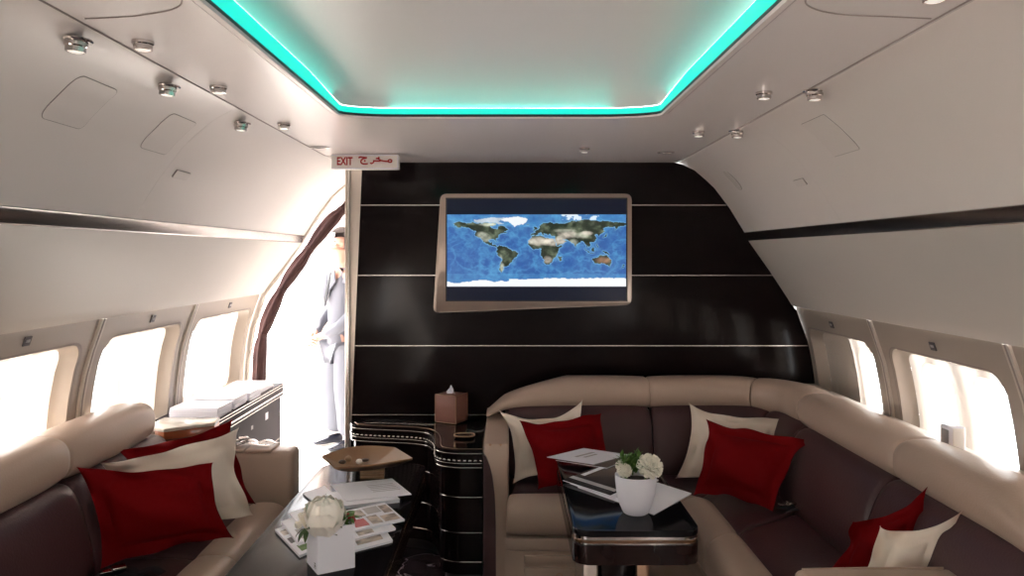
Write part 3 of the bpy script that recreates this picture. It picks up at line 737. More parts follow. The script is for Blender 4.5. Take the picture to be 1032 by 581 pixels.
# arms
def arm_prof(pts,x0,x1,bev=.015,m='beige'):
    bm = bmesh.new(); v0=[bm.verts.new((x0,y,z)) for y,z in pts]; v1=[bm.verts.new((x1,y,z)) for y,z in pts]; n=len(pts)
    bm.faces.new(v0); bm.faces.new(v1[::-1])
    for i in range(n): bm.faces.new((v0[i],v0[(i+1)%n],v1[(i+1)%n],v1[i]))
    bmesh.ops.recalc_face_normals(bm,faces=bm.faces[:])
    bmesh.ops.bevel(bm,geom=[e for e in bm.edges if abs(e.verts[0].co.x-e.verts[1].co.x)<1e-6],offset=bev,segments=3,profile=.5,affect='EDGES')
    return from_bm(bm)
am = link('armrest', arm_prof([(4.44,.02),(4.44,.712),(4.2,.712),(3.86,.707),(3.80,.692),(3.785,.66),(3.785,.5),(3.77,.02)],-.116,.004,.014), 'beige', rs_)
iv = [(-.1165,.655),(-.098,.625),(-.078,.56),(-.064,.46),(-.058,.32),(-.057,.02),(-.1165,.02)]
link('arm_inlay', xzprism([(v.x,v.y) for v in smoothpath([(a,b,0) for a,b in iv[:5]],4)]+iv[5:],3.765,3.80), 'cordovan', am)
for x in (-.085,-.035): link('arm_stud', ball((x,3.79,.69),.006,8,6), 'bronze', am)
am = link('armrest', box((1.17,2.27,.337),(.64,.24,.64),.028), 'beige', rs_)
link('arm_piping', tube([(.88,2.385,.650),(1.1,2.39,.652),(1.47,2.39,.652)],.004,6), 'beige', am)

ls = thing('sofa','long beige and burgundy leather sofa under the left windows','sofa',(-1.35,2.5,0))
capL = sect(0,.875,.105,.09,2.6)
def zl(s,z): return z
for a,b in ((1.35,2.02),(2.02,2.80),(2.80,3.47)):
    link('headrest', strip(lpos,a,b,capL,26,.13 if a>2 else .09,5), 'beige', ls)
backL = sect(.085,.62,.075,.185,3.2,shear=-.25)
for a,b in ((1.35,2.02),(2.02,2.80),(2.80,3.56)):
    link('backrest', strip(lpos,a+.002,b-.002,backL,20,.07,6), 'cordovan', ls)
link('back_frame', box((-1.65,2.48,.41),(.12,2.25,.80),.02), 'beige', ls)
for a,b in ((1.45,2.2),(2.2,2.99),(2.99,3.63)):
    link('seat_cushion', strip(lpos,a+.002,b-.002,sect(.29,.385,.21,.078,4),18,.06,8), 'cordovan', ls)
    link('front_roll', strip(lpos,a+.001,b-.001,sect(.525,.385,.10,.088,2.8),18,.045,8), 'beige', ls)
link('base', box((-1.30,2.55,.15),(.52,2.2,.30),.01), 'beige', ls)
am = link('armrest', box((-1.29,3.73,.3425),(.60,.15,.695),.028,4), 'beige', ls)
link('arm_pad', box((-1.145,3.73,.692),(.12,.156,.018),.008), 'beige', am)
link('arm_pad', box((-1.275,3.73,.692),(.12,.156,.018),.008), 'beige', am)

# ---- cushions: bed-pillow shape with a flat flange, through four corners (TL, TR, BR, BL)
def cushion(cor, m, label, puff=.075, seed=0, fl=.055, wav=.014, bow=.13, group=None, nrm=None):
    rnd = random.Random(seed); TL,TR,BR,BL = [Vector(c) for c in cor]
    n0 = ((TR-TL)+(BR-BL)).cross((BL-TL)+(BR-TR)).normalized()
    if n0.y > 0: n0 = -n0
    N = 36; w = ((TR-TL).length+(BR-BL).length)/2; h = ((BL-TL).length+(BR-TR).length)/2
    fu, fv = fl/w, fl/h; ph = [rnd.uniform(0,6) for _ in range(6)]
    def surf(sgn):
        vs = []
        for j in range(N+1):
            for i in range(N+1):
                u, v = i/N, j/N
                # edges bow inwards between the corners
                bow_u = min(bow,.16)*math.sin(PI*v)**.7; bow_v = bow*(math.sin(PI*u)**.7 if v < .5 else math.sin(PI*u)**.7*min(1,.12/bow))
                uu = u+(0.5-u)*2*bow_u*abs(2*u-1)*.5; vv = v+(0.5-v)*2*bow_v*abs(2*v-1)*.5
                p = (TL*(1-uu)+TR*uu)*(1-vv)+(BL*(1-uu)+BR*uu)*vv
                a = min(1,max(0,(u-fu)/(1-2*fu))); b = min(1,max(0,(v-fv)/(1-2*fv)))
                inn = fu <= u <= 1-fu and fv <= v <= 1-fv
                t = (max(0,4*a*(1-a))*max(0,4*b*(1-b)))**.52 if inn else 0
                crease = .010*math.sin(8*u+6*v+ph[0])*t+.006*math.sin(15*v-9*u+ph[1])*t
                edge = (1-min(1,min(u,1-u)/fu))+(1-min(1,min(v,1-v)/fv))
                wv = wav*min(1,edge)*(math.sin(8*u+7*v+ph[2])+.8*math.sin(17*u-13*v+ph[3]))
                cr = .02*((2*u-1)**2*(2*v-1)**2)*math.sin(ph[4]+3*u)
                vs.append(p+n0*(sgn*(puff*t+.0012)+crease+wv+cr))
        return vs
    A, B = surf(1), surf(-1); M1 = N+1; off = len(A); fs = []
    for j in range(N):
        for i in range(N):
            fs.append((j*M1+i,j*M1+i+1,(j+1)*M1+i+1,(j+1)*M1+i)); fs.append((off+j*M1+i,off+(j+1)*M1+i,off+(j+1)*M1+i+1,off+j*M1+i+1))
    rim = [(0,i) for i in range(N)]+[(j,N) for j in range(N)]+[(N,N-i) for i in range(N)]+[(N-j,0) for j in range(N)]
    for q in range(len(rim)):
        a, b = rim[q], rim[(q+1)%len(rim)]; ia, ib = a[0]*M1+a[1], b[0]*M1+b[1]; fs.append((ia,ib,off+ib,off+ia))
    o = solo('cushion', (A+B,fs), m, label, 'cushion', group, angle=75); return o
V = Vector
cushion([PY(77,471,2.80),PY(215,467,3.03),PY(236,543,3.05),PY(101,574,2.83)],'red','red flanged cushion at the front of the pile on the left sofa',.075,1)
cushion([PY(101,467,3.00),PY(239,431,3.32),PY(254,519,3.34),(-1.45,3.02,.48)],'cream','cream flanged cushion between two red ones on the left sofa',.045,2,wav=.018)
cushion([PY(118,454,3.15),PY(233,423,3.50),(-1.12,3.53,.49),(-1.42,3.24,.48)],'red','red cushion behind the cream one, against the left sofa arm',.035,3)
cushion([PY(523,426,3.99),PY(607,415,4.03),PY(622,482,3.88),V((.14,3.80,.47))],'red','red flanged cushion at the left end of the corner sofa',.06,4)
cushion([PY(503,411,4.14),PY(587,403,4.16),V((.42,4.05,.49)),V((.03,3.92,.475))],'cream','cream cushion behind the red one beside the corner sofa arm',.035,5,wav=.014,bow=.45)
cushion([PY(694,407,4.12),PY(797,420,3.99),V((1.30,3.86,.485)),V((.835,3.98,.475))],'cream','cream flanged cushion behind the red one in the corner of sofa',.035,6,wav=.015,bow=.22)
cushion([PY(711,422,3.93),PY(820,441,3.60),PZ(778,515,.475),V((.865,3.73,.475))],'red','large red cushion at the corner of the L-shaped sofa',.06,7)
cushion([PY(861,526,2.70),PY(936,491,2.60),V((1.28,2.52,.47)),PY(833,577,2.82)],'red','red cushion behind the cream one at near end of right sofa',.03,8,wav=.014,bow=.24)
cushion([PY(887,530,2.56),PY(971,514,2.44),V((1.28,2.43,.46)),V((1.08,2.58,.46))],'cream','cream cushion with folded edge against near arm of right sofa',.045,9,fl=.07,wav=.015,bow=.27)

# ---- seat belts
def belt(loc_, label, rz=0, m='webbing'):
    t = thing('seat_belt',label,'seat belt',loc_,'folded seat belts on the sofas',rz)
    pts = smoothpath([(-.09,.02,.006),(-.05,-.01,.016),(-.01,.02,.022),(.03,-.015,.014),(.07,.01,.02),(.11,-.01,.007)],6)
    loc('strap', tube(pts,.019,8,flat=.12), m, t)
    pts = smoothpath([(-.06,-.03,.005),(-.01,-.035,.02),(.05,-.04,.010),(.09,-.035,.006)],6)
    loc('strap', tube(pts,.017,8,flat=.12), m, t)
    b = loc('buckle', box((-.035,.0,.034),(.045,.038,.012),.003,rz=.4), 'chrome', t)
    loc('tongue', box((-.075,-.012,.028),(.04,.028,.004),.001,rz=.4), 'silver', t)
    return t
q = PZ(793,514,.468); belt((q.x+.055,q.y-.02,.465),'black seat belt lying by the red cushion in the sofa corner',-.3)
belt((-1.33,2.80,.462),'black seat belt below the front red cushion on left sofa',.2)
belt((-1.205,3.74,.700),'silver buckled seat belt coiled on the left sofa arm',.1,'chrome')

# ---- tables
def table(x0,x1,y0,y1,z,th,label,r=.06,topm='tabletop'):
    t = thing('coffee_table',label,'table',((x0+x1)/2,(y0+y1)/2,0))
    P = roundpoly([(x0,y0),(x1,y0),(x1,y1),(x0,y1)],r,8)
    top = link('tabletop', prism(P,z-.022,z,.005,3), topm, t)
    link('edge_band', prism(inset(P,.006),z-.034,z-.022), 'chrome', t)
    link('edge_band', prism(inset(P,.002),z-.044,z-.034), 'brownband', t)
    link('edge_band', prism(inset(P,.006),z-.05,z-.044), 'chrome', t)
    link('apron', prism(P,z-th,z-.05,.004), 'darkwood', t)
    return t
rt = table(.224,.66,2.72,3.72,.65,.118,'high gloss black table with chrome banding before the corner sofa')
for (x,w,m) in ((.305,.06,'satin'),(.50,.05,'bronze')): link('leg', box((x,3.1,.268),(w,.30,.53),.008), m, rt)
link('pedestal', box((.41,3.1,.268),(.13,.24,.53),.01), 'lacquer', rt)
link('foot', box((.41,3.1,.012),(.34,.42,.024),.008), 'satin', rt)
lt = table(-.875,-.385,1.95,3.80,.60,.11,'long high gloss black table in front of the left sofa',.09,'lowtop')
link('pedestal', box((-.63,2.5,.245),(.16,.5,.49),.01), 'lacquer', lt); link('foot', box((-.63,2.5,.012),(.3,.7,.024),.008), 'satin', lt)

# ---- papers
def paper(cor_px, z, th, m, label, name='magazine', prints=(), cat='magazine', group=None, r=.002, pages='paper'):
    c = [PZ(*q, z+th) for q in cor_px]
    A,B,Cc,Dd = c; Dd = A+Cc-B   # a true parallelogram
    poly = [(p.x,p.y) for p in (A,B,Cc,Dd)]
    org = sum((Vector((*p,0)) for p in poly),Vector())/4; org.z = z
    t = thing(name,label,cat,org,group)
    link('pages', prism(inset(poly,.0012),z,z+th*.85), pages, t)
    link('cover', prism(poly,z+th*.85,z+th), m, t)
    for (u0,u1,v0,v1,mm_) in prints:
        q = [A+(B-A)*u+(Dd-A)*v for u,v in ((u0,v0),(u1,v0),(u1,v1),(u0,v1))]
        link('print', prism([(p.x,p.y) for p in q],z+th,z+th+.0004), mm_, t)
    return t
zt_ = .65
lines = [(.50,.92,.20+.09*k,.225+.09*k,'greyink') for k in range(6)]
paper(((582,491),(622,474),(697,497.5),(659,514)),zt_,.004,'paper','white booklet under the plant cup, its corner at table edge')
paper(((574,487),(620,470),(664,484),(622,503)),zt_+.0045,.004,'paper','white leaflet between the dark magazine and lower booklet')
paper(((567,484),(617,465),(664,478),(620,500)),zt_+.009,.004,'darkcover','dark magazine with a pale swoosh on the right table',prints=((.30,.72,.05,.14,'paper'),(.12,.20,.0,.95,'greyink')))
paper(((560,464),(590,453),(640,460),(606,475)),zt_+.0135,.003,'darkcover','dark booklet beneath the top white sheet at far table end')
paper(((551,461),(588,452),(634,458.5),(605,472)),zt_+.017,.002,'paper','white printed sheet on top of the far pile, right table',prints=((.3,.8,.35,.42,'greyink'),(.35,.7,.5,.56,'greyink')),name='menu_card',cat='card')
zt_ = .60
paper(((277,534),(318,518),(345,541),(290,557)),zt_,.009,'paper','lowest magazine of the fan left of square vase, zebra print cover',prints=((.05,.55,.12,.30,'photo'),(.05,.4,.42,.6,'ink'),(.1,.7,.72,.92,'green')))
paper(((283,525.5),(325,512),(345,532),(298,546)),zt_+.0095,.010,'paper','white booklet second from bottom left of square vase',prints=((.12,.5,.5,.9,'greyink'),))
paper(((291,517),(330,505),(350,522),(308,533)),zt_+.020,.008,'paper','white booklet topmost of the left fan behind square vase')
paper(((335,541),(385,529),(396,545),(345,556)),zt_,.008,'paper','lowest magazine right of the square vase, blue photo cover',prints=((.35,.85,.2,.8,'photo'),))
paper(((335,530),(385,518),(399,533),(345,545)),zt_+.0085,.007,'paper','middle magazine right of the square vase with photo strip',prints=((.3,.6,.1,.9,'photo'),(.68,.95,.15,.5,'berry')))
paper(((338,517),(388,507),(408,524),(360,532)),zt_+.016,.007,'paper','top magazine right of square vase with many small pictures',prints=((.1,.45,.1,.45,'photo'),(.5,.78,.08,.4,'greyink'),(.80,.97,.1,.5,'photo'),(.42,.62,.5,.9,'photo'),(.66,.95,.6,.9,'photo'),(.1,.36,.55,.9,'berry')))
paper(((328,497),(391,490),(403,503.5),(345,511)),zt_,.014,'paper','thick white folder under the menu card on the left table')
paper(((333,488.5),(395,482.5),(415,498.5),(350,505.5)),zt_+.0145,.003,'paper','large white menu card beside the leaf shaped dish',prints=tuple(lines[1:]),name='menu_card',cat='card')
paper(((305,497),(327,490),(345,504),(322,512)),zt_,.006,'paper','small white leaflet at the left edge of the left table')

# ---- square white vase with peony
a, b, c = PZ(320,580,.60), PZ(304,570,.60), PZ(362,571.5,.60)
ang = math.atan2(c.y-a.y, c.x-a.x)
vz = thing('vase','square white ceramic vase on the left table','vase',(a.x,a.y,.60),rz=ang)
s_ = .122; hh = .138
def hollow(s,h,w,r=.006):
    P = roundpoly([(0,0),(s,0),(s,s),(0,s)],r,4); Q = inset(P,w)
    n = len(P); vs = [(*p,0) for p in P]+[(*p,h) for p in P]+[(*p,h) for p in Q]+[(*p,.012) for p in Q]
    fs = [tuple(range(n))[::-1]]+[(k*n+i,k*n+(i+1)%n,(k+1)*n+(i+1)%n,(k+1)*n+i) for k in range(3) for i in range(n)]+[tuple(3*n+i for i in range(n))]
    return vs, fs
loc('body', hollow(s_,hh,.006), 'white', vz)
loc('soil', box((s_/2,s_/2,.06),(s_-.014,s_-.014,.09)), 'soil', vz)
loc('maker_mark', join(box((-.0004,.026,.020),(.0008,.014,.004)),box((-.0004,.026,.027),(.0008,.014,.003)),box((-.0004,.032,.0135),(.0008,.003,.004)),box((-.0004,.021,.0135),(.0008,.003,.004))), 'ink', vz)
def petal(w,l,cup,n=8,ruff=0,rnd=random):
    vs, fs = [], []; ph = rnd.uniform(0,6)
    for j in range(n+1):
        v = j/n; ww = w*math.sin(min(1,v*1.15+.12)*PI*.80)**.7 if v<1 else w*.45
        for i in range(n+1):
            u = 2*i/n-1
            x = u*ww; y = l*v; z = cup*(v*v)*.9+cup*.55*u*u*v+ruff*math.sin(9*u+ph)*v*v
            vs.append((x,y,z))
    for j in range(n):
        for i in range(n): fs.append((j*(n+1)+i,j*(n+1)+i+1,(j+1)*(n+1)+i+1,(j+1)*(n+1)+i))
    return vs, fs
def bloom(R, n, closed=.5, ruff=.0, seed=1, egg=1.0):
    """overlapping petals wrapped round a centre, outer ones opening further"""
    rnd = random.Random(seed); parts = []
    for k in range(n):
        t = (k+.5)/n; th = k*2.39996+rnd.uniform(-.2,.2)
        tilt = (1.45-closed*.35)*(1-t)+(.25+closed*.95)*t*.0+ (1-t)*.0
        elev = PI/2-(PI/2-(.18+closed*.85))*t**.8 + rnd.uniform(-.1,.1)
        p = petal(R*(.42+.30*t), R*(.75+.45*t), R*.42, 7, ruff*R, rnd)
        m = Matrix.Rotation(th,4,'Z') @ Matrix.Translation((0,R*.10*t,-R*.25*t*0)) @ Matrix.Rotation(elev,4,'X')
        m = m @ Matrix.Scale(1,4)
        parts.append(xf(p, Matrix.Scale(egg,4,(0,0,1)) @ m))
    return join(*parts)
def petal_ball(R, rows, ruff, seed, egg=1.15, m='petal'):
    """a cupped bloom: petals lying on a ball surface, lifted at their rims"""
    rnd = random.Random(seed); parts = [ball((0,0,R*.95*egg),R*.76,16,10,egg)]
    for (lat, cnt, sz, lift) in rows:
        for k in range(cnt):
            lo_ = 2*PI*(k+rnd.random()*.5)/cnt+lat; vs, fs = [], []; n = 14; ph = rnd.uniform(0,6)
            for j in range(n+1):
                v = j/n
                for i in range(n+1):
                    u = 2*i/n-1; w = sz*math.sqrt(max(0,1-(v*.96-.12)**4))*math.sin(min(PI,PI*(.12+.62*v)))
                    la = lat+v*sz*1.35; lo2 = lo_+u*w/max(.35,math.cos(min(1.35,la)))
                    rr = R*(.84+lift*v*v+ruff*math.sin(8*u+ph)*v+.05*u*u)
                    vs.append((rr*math.cos(la)*math.cos(lo2), rr*math.cos(la)*math.sin(lo2), R*.95*egg+rr*math.sin(la)*egg))
            for j in range(n):
                for i in range(n): fs.append((j*(n+1)+i,j*(n+1)+i+1,(j+1)*(n+1)+i+1,(j+1)*(n+1)+i))
            parts.append((vs,fs))
    return join(*parts)
def leafm(l,w,bend):
    vs, fs = [], []; n = 8
    for j in range(n+1):
        v = j/n; ww = w*math.sin(PI*min(1,v*.95+.03))**.8
        for u in (-1,0,1): vs.append((u*ww, l*v, bend*l*(v-1.4*v*v)+abs(u)*ww*.35))
    for j in range(n):
        for i in range(2): fs.append((j*3+i,j*3+i+1,(j+1)*3+i+1,(j+1)*3+i))
    return vs, fs
base = Vector((a.x,a.y,.60)); ctr = base+Matrix.Rotation(ang,3,'Z') @ Vector((s_/2,s_/2,hh))
py_ = thing('peony','large cream peony filling the square white vase','flower',ctr+Vector((-.012,-.025,-.045)))
loc('bloom', xf(petal_ball(.066,((-.85,5,.70,.26),(-.45,5,.74,.22),(-.05,5,.78,.12),(.30,4,.72,.02),(.72,3,.75,-.02)),.035,5,1.10),Matrix.Rotation(.18,4,'X')), 'petal', py_, angle=60)
rnd = random.Random(5); L = []
for k in range(26):
    th = k*.7+rnd.uniform(-.3,.3); L.append(xf(leafm(rnd.uniform(.045,.075),.012,.3),Matrix.Translation((rnd.uniform(-.012,.012),rnd.uniform(-.012,.012),.015+rnd.uniform(0,.02))) @ Matrix.Rotation(th,4,'Z') @ Matrix.Rotation(rnd.uniform(.1,.7),4,'X')))
lv = loc('leaf', join(*L), 'darkgreen', py_); lv['kind'] = 'stuff'
loc('stem', tube([(0,0,-.07),(0,0,.03)],.004,6), 'green', py_)
sp = thing('flower_sprig','small pale blossom hanging over left side of square vase','flower',ctr+Vector((-.072,-.01,-.02)))
B = []
for k in range(9):
    q = Vector((rnd.uniform(-.03,.02),rnd.uniform(-.02,.02),rnd.uniform(-.008,.03))); B.append(xf(bloom(.017,9,.2,.05,k+20),Matrix.Translation(q) @ Matrix.Rotation(rnd.uniform(-.8,.8),4,'X')))
loc('bloom', join(*B), 'petalwhite', sp); loc('stem', tube([(.03,0,-.02),(.01,0,0),(-.01,0,.008)],.002,6), 'green', sp)
loc('leaf', join(*[xf(leafm(.05,.008,.4),Matrix.Rotation(th,4,'Z') @ Matrix.Rotation(-.5,4,'X')) for th in (2.6,3.2,1.5,.4)]), 'darkgreen', sp)
br = thing('berry_sprig','sprig of green leaves with red berries at right of square vase','flower',ctr+Vector((.052,.005,-.01)))
loc('leaf', join(*[xf(leafm(rnd.uniform(.03,.05),.010,.5),Matrix.Translation((rnd.uniform(-.02,.01),rnd.uniform(-.02,.02),rnd.uniform(0,.02))) @ Matrix.Rotation(rnd.uniform(0,6.3),4,'Z') @ Matrix.Rotation(rnd.uniform(.2,1.1),4,'X')) for _ in range(22)]), 'green', br)
loc('berries', join(*[ball((rnd.uniform(.0,.022),rnd.uniform(-.015,.015),rnd.uniform(.01,.03)),.005,8,6) for _ in range(10)]), 'berry', br)
loc('stem', tube([(0,0,-.06),(0,0,.01)],.003,6), 'green', br)

# ---- white cup with carnations on the right table
c = PZ(642,520,.65)
cp = thing('flower_pot','round tapering white flower pot on the right table','flower pot',(c.x,c.y+.03,.65))
loc('body', lathe([(1e-6,0),(.040,0),(.046,.004),(.060,.035),(.070,.075),(.0745,.115),(.0755,.140),(.073,.141),(.071,.115),(.060,.06),(1e-6,.05)],40), 'white', cp)
loc('soil', lathe([(1e-6,.118),(.070,.118),(.068,.10),(1e-6,.10)],28), 'soil', cp)
cb = Vector((c.x,c.y+.03,.65))
def carn(off, R, lab, seed, tl):
    t = thing('carnation',lab,'flower',cb+Vector(off),'cream carnations in the pot')
    parts = []
    rr = random.Random(seed)
    for ringi,(cnt,el,l) in enumerate(((6,1.35,.75),(9,1.05,.9),(11,.72,1.0),(12,.38,1.0),(12,.05,.95),(10,-.25,.8))):
        for k in range(cnt):
            p = petal(R*.30,R*l,R*.16,7,R*.10,rr); parts.append(xf(p,Matrix.Rotation(2*PI*(k+rr.random()*.6)/cnt,4,'Z') @ Matrix.Rotation(el+rr.uniform(-.12,.12),4,'X')))
    loc('bloom', xf(join(*parts),Matrix.Rotation(tl[0],4,'X') @ Matrix.Rotation(tl[1],4,'Y')), 'petalwhite', t, angle=60)
    loc('stem', tube([(0,0,0),(-off[0]*.5,-off[1]*.5,-.08)],.003,6), 'green', t)
carn((.042,-.030,.172),.052,'largest cream carnation, right side of the round pot',1,(.75,.25))
carn((-.045,-.035,.160),.030,'small cream carnation low at front left of round pot',2,(.7,-.2))
carn((-.052,-.002,.170),.024,'small greenish bud carnation behind, upper left of pot',3,(.4,-.3))
fo = thing('foliage_sprig','bright green leafy sprig standing in the round pot','plant',cb+Vector((-.012,-.005,.150)))
L = []
for k in range(110):
    th = rnd.uniform(0,6.3); el = rnd.uniform(.4,1.45); L.append(xf(leafm(rnd.uniform(.03,.05),.006,.2),Matrix.Translation((rnd.uniform(-.04,.03),rnd.uniform(-.03,.03),rnd.uniform(.0,.045))) @ Matrix.Rotation(th,4,'Z') @ Matrix.Rotation(el,4,'X')))
lf = loc('leaf', join(*L), 'green', fo); lf['kind'] = 'stuff'; loc('stem', tube([(0,0,-.01),(0,0,.05)],.003,6), 'green', fo)

# ---- leaf shaped dish with chocolates
rimz = .695
rim = [PZ(324,459.5,rimz),PZ(338,471.5,rimz),PZ(380,468,rimz),PZ(416,462,rimz),PZ(398,451,rimz),PZ(374,449,rimz),PZ(352,450.5,rimz)]
rp = dens(roundpoly([(p.x,p.y) for p in rim],[.015,.01,.03,.006,.012,.05,.05],4),.03)
cx_, cy_ = sum(p[0] for p in rp)/len(rp), sum(p[1] for p in rp)/len(rp)
ds = thing('leaf_dish','brown leaf shaped dish on small feet at far end of left table','dish',(cx_,cy_,.60))
def dishsurf(o):
    vs, fs = [], []; n = len(rp); R = [1,.9,.78,.64,.48,.3,.12]
    for q in R: vs += [(cx_+(p[0]-cx_)*q, cy_+(p[1]-cy_)*q, .648+o+(rimz-.648)*(q**2.2)) for p in rp]
    for k in range(len(R)-1):
        for i in range(n): fs.append((k*n+i,k*n+(i+1)%n,(k+1)*n+(i+1)%n,(k+1)*n+i))
    fs.append(tuple((len(R)-1)*n+i for i in range(n))); return vs, fs, n
v1,f1,n = dishsurf(0); v2,f2,_ = dishsurf(-.007); rimf = [(i,(i+1)%n,len(v1)+(i+1)%n,len(v1)+i) for i in range(n)]
link('bowl', (v1+v2, f1+[tuple(i+len(v1) for i in f) for f in f2]+rimf), 'tan', ds, angle=60)
link('underside', ([(v[0],v[1],v[2]-.0015) for v in v2],f2), 'umber', ds)
for zz in (.602,.615,.628): link('foot', box((-.605,3.56,zz+.004),(.105,.07,.0105),.002,rz=.1), 'lightwood', ds)
def choc(px,py,m,lab,r=.014,sz=.8):
    p = PZ(px,py,.668); o = solo('chocolate', ball((p.x,p.y,p.z),r,12,8,sz), m, lab, 'chocolate'); return o
choc(345,466,'umber','dark wrapped chocolate in the leaf shaped dish, leftmost',.017,.6)
choc(351,463,'lightwood','tan round sweet in the leaf shaped dish',.016,.95)
choc(362,465.5,'petal','cream round sweet in middle of the leaf shaped dish',.015,.8)
choc(368,464,'umber','flat dark chocolate right of the cream sweet in dish',.018,.35)

# ---- credenza behind the left sofa
cz_ = .79
cd_ = thing('credenza','glossy black sideboard with silver edge lines under far left windows','sideboard',(-1.57,4.5,0))
link('body', box((-1.575,4.45,.355),(.29,1.12,.71),.004), 'sideboard', cd_)
link('worktop', box((-1.570,4.45,.75),(.31,1.14,.08),.004), 'sideboard', cd_)
for z in (.783,.768,.735,.716): link('silver_line', box((-1.4145,4.44,z),(.003,1.155,.004 if z!=.735 else .009)), 'silver', cd_)
link('silver_line', box((-1.4295,4.44,.45),(.003,1.13,.003)), 'silver', cd_)  # inlay added in place of a reflection line on the front
link('tag', box((-1.429,4.72,.64),(.002,.05,.04)), 'paper', cd_); link('tag', box((-1.429,4.45,.63),(.002,.03,.02)), 'greyink', cd_)
# wooden box
wc = thing('wooden_box','orange-brown wooden box with pale marbled lid between sofa arm and sideboard','box',(-1.5,3.75,.697))
A_, B_ = Vector((-1.555,3.60)), Vector((-1.378,3.74))
P = [tuple(A_),tuple(B_),(-1.395,3.85),(-1.66,3.85),(-1.66,3.66)]
link('body', prism(P,.699,.792,.003), 'orangewood', wc); link('lid', prism(inset(P,-.004),.792,.808,.003), 'marbletop', wc)
dd = (B_-A_).normalized(); nl = Vector((dd.y,-dd.x))
link('rail', box(((A_.x+B_.x)/2+nl.x*.001,(A_.y+B_.y)/2+nl.y*.001,.755),((B_-A_).length-.01,.004,.003),rz=math.atan2(dd.y,dd.x)), 'umber', wc)
# ---- stacks of brochures on the credenza, every booklet a thing
def brochure(c, s, z, th, rz, lab, grp):
    t = thing('brochure',lab,'brochure',(c[0],c[1],z),grp,rz)
    loc('pages', box((0,0,th*.5),(s[0]-.003,s[1]-.003,th*.8)), 'paper', t); 
    loc('cover', join(box((0,0,th*.94),(s[0],s[1],th*.12)),box((0,0,th*.06),(s[0],s[1],th*.12))), 'white', t)
    return t
piles = [((-1.545,4.02),(.24,.20),.05,5,'nearest pile'),((-1.545,4.25),(.24,.20),.055,5,'second pile'),((-1.54,4.48),(.24,.19),.045,4,'third pile'),((-1.55,4.76),(.22,.26),.035,3,'farthest pile')]
for c,s,hh_,n,w in piles:
    for k in range(n):
        pos_ = ('top' if k==n-1 else 'bottom' if k==0 else ['second','third','fourth'][k-1]+' from bottom')
        brochure((c[0]+random.uniform(-.004,.004),c[1]+random.uniform(-.004,.004)),s,cz_+hh_/n*k,hh_/n-.0006,random.uniform(-.02,.02),'white brochure, %s of the %s on the black sideboard' % (pos_,w),'white brochures stacked on the sideboard')

# ---- device on the right sill
q = Vector((1.652,2.95,.86))
dv = thing('control_unit','small white box with grey screen on the right window ledge','device',q)
loc('casing', box((-.005,0,.052),(.055,.075,.10),.006), 'white', dv)
loc('screen', box((-.034,.0,.058),(.004,.045,.06),.001), 'greyscreen', dv)
loc('front_frame', box((-.005,-.0385,.055),(.042,.004,.085),.001), 'signface', dv)

# ---- tied curtain round the doorway
cpth = smoothpath([(-.95,5.42,2.00),(-1.09,5.42,1.926),(-1.217,5.42,1.815),(-1.378,5.42,1.60),(-1.52,5.42,1.395),(-1.63,5.42,1.173),(-1.685,5.42,.98),(-1.70,5.42,.72)],6)
ct = thing('curtain','dark red pleated curtain strapped along the doorway arch','curtain',(-1.4,5.42,1.4))
N = len(cpth); vs, fs = [], []; m_ = 40
for i,p in enumerate(cpth):
    a = cpth[max(0,i-1)]; b = cpth[min(N-1,i+1)]; t = (b-a).normalized(); nn = Vector((t.z,0,-t.x))
    tie = min(abs(i-x) for x in (8,17,25,34)); w = .041-.014*math.exp(-(tie/1.6)**2)
    for j in range(m_):
        an = 2*PI*j/m_; r = w*(1+.16*math.sin(7*an+.4*math.sin(i*.5)))
        vs.append(p+nn*math.cos(an)*r+Vector((0,1,0))*math.sin(an)*r*.8)
for i in range(N-1):
    for j in range(m_): fs.append((i*m_+j,i*m_+(j+1)%m_,(i+1)*m_+(j+1)%m_,(i+1)*m_+j))
fs.append(tuple(range(m_))); fs.append(tuple((N-1)*m_+j for j in range(m_)))
link('drape', (vs,fs), 'curtain', ct)
for x in (8,17,25,34):
    p = cpth[x]; t = (cpth[x+1]-cpth[x-1]).normalized()
    link('tie', tube([p-t*.014,p+t*.014],.034,20), 'curtain', ct)

# ---- stair rail outside the door (pale in the glare)
ra = thing('boarding_stairs','pale boarding steps with handrail outside the open door','stairs',(-2.3,6.0,-2.5))
R_ = Vector
link('handrail', join(*[tube([(-1.98,y,.95),(-3.6,y,-.55)],.022,8) for y in (5.55,6.5)],*[tube([(-1.98-k*.54,y,.95-k*.5),(-1.98-k*.54,y,-.02-k*.5)],.016,8) for y in (5.55,6.5) for k in range(4)]), 'silver', ra)
link('tread', join(*[box((-1.95-.27*k,6.02,-.10-.25*k),(.28,1.0,.04)) for k in range(10)]), 'palebounce', ra)
link('stringer', join(*[xf(box((0,0,0),(3.7,.03,.22)),Matrix.Translation((-3.15,y,-1.25)) @ Matrix.Rotation(-math.atan2(.25,.27),4,'Y')) for y in (5.5,6.54)]), 'silver', ra)

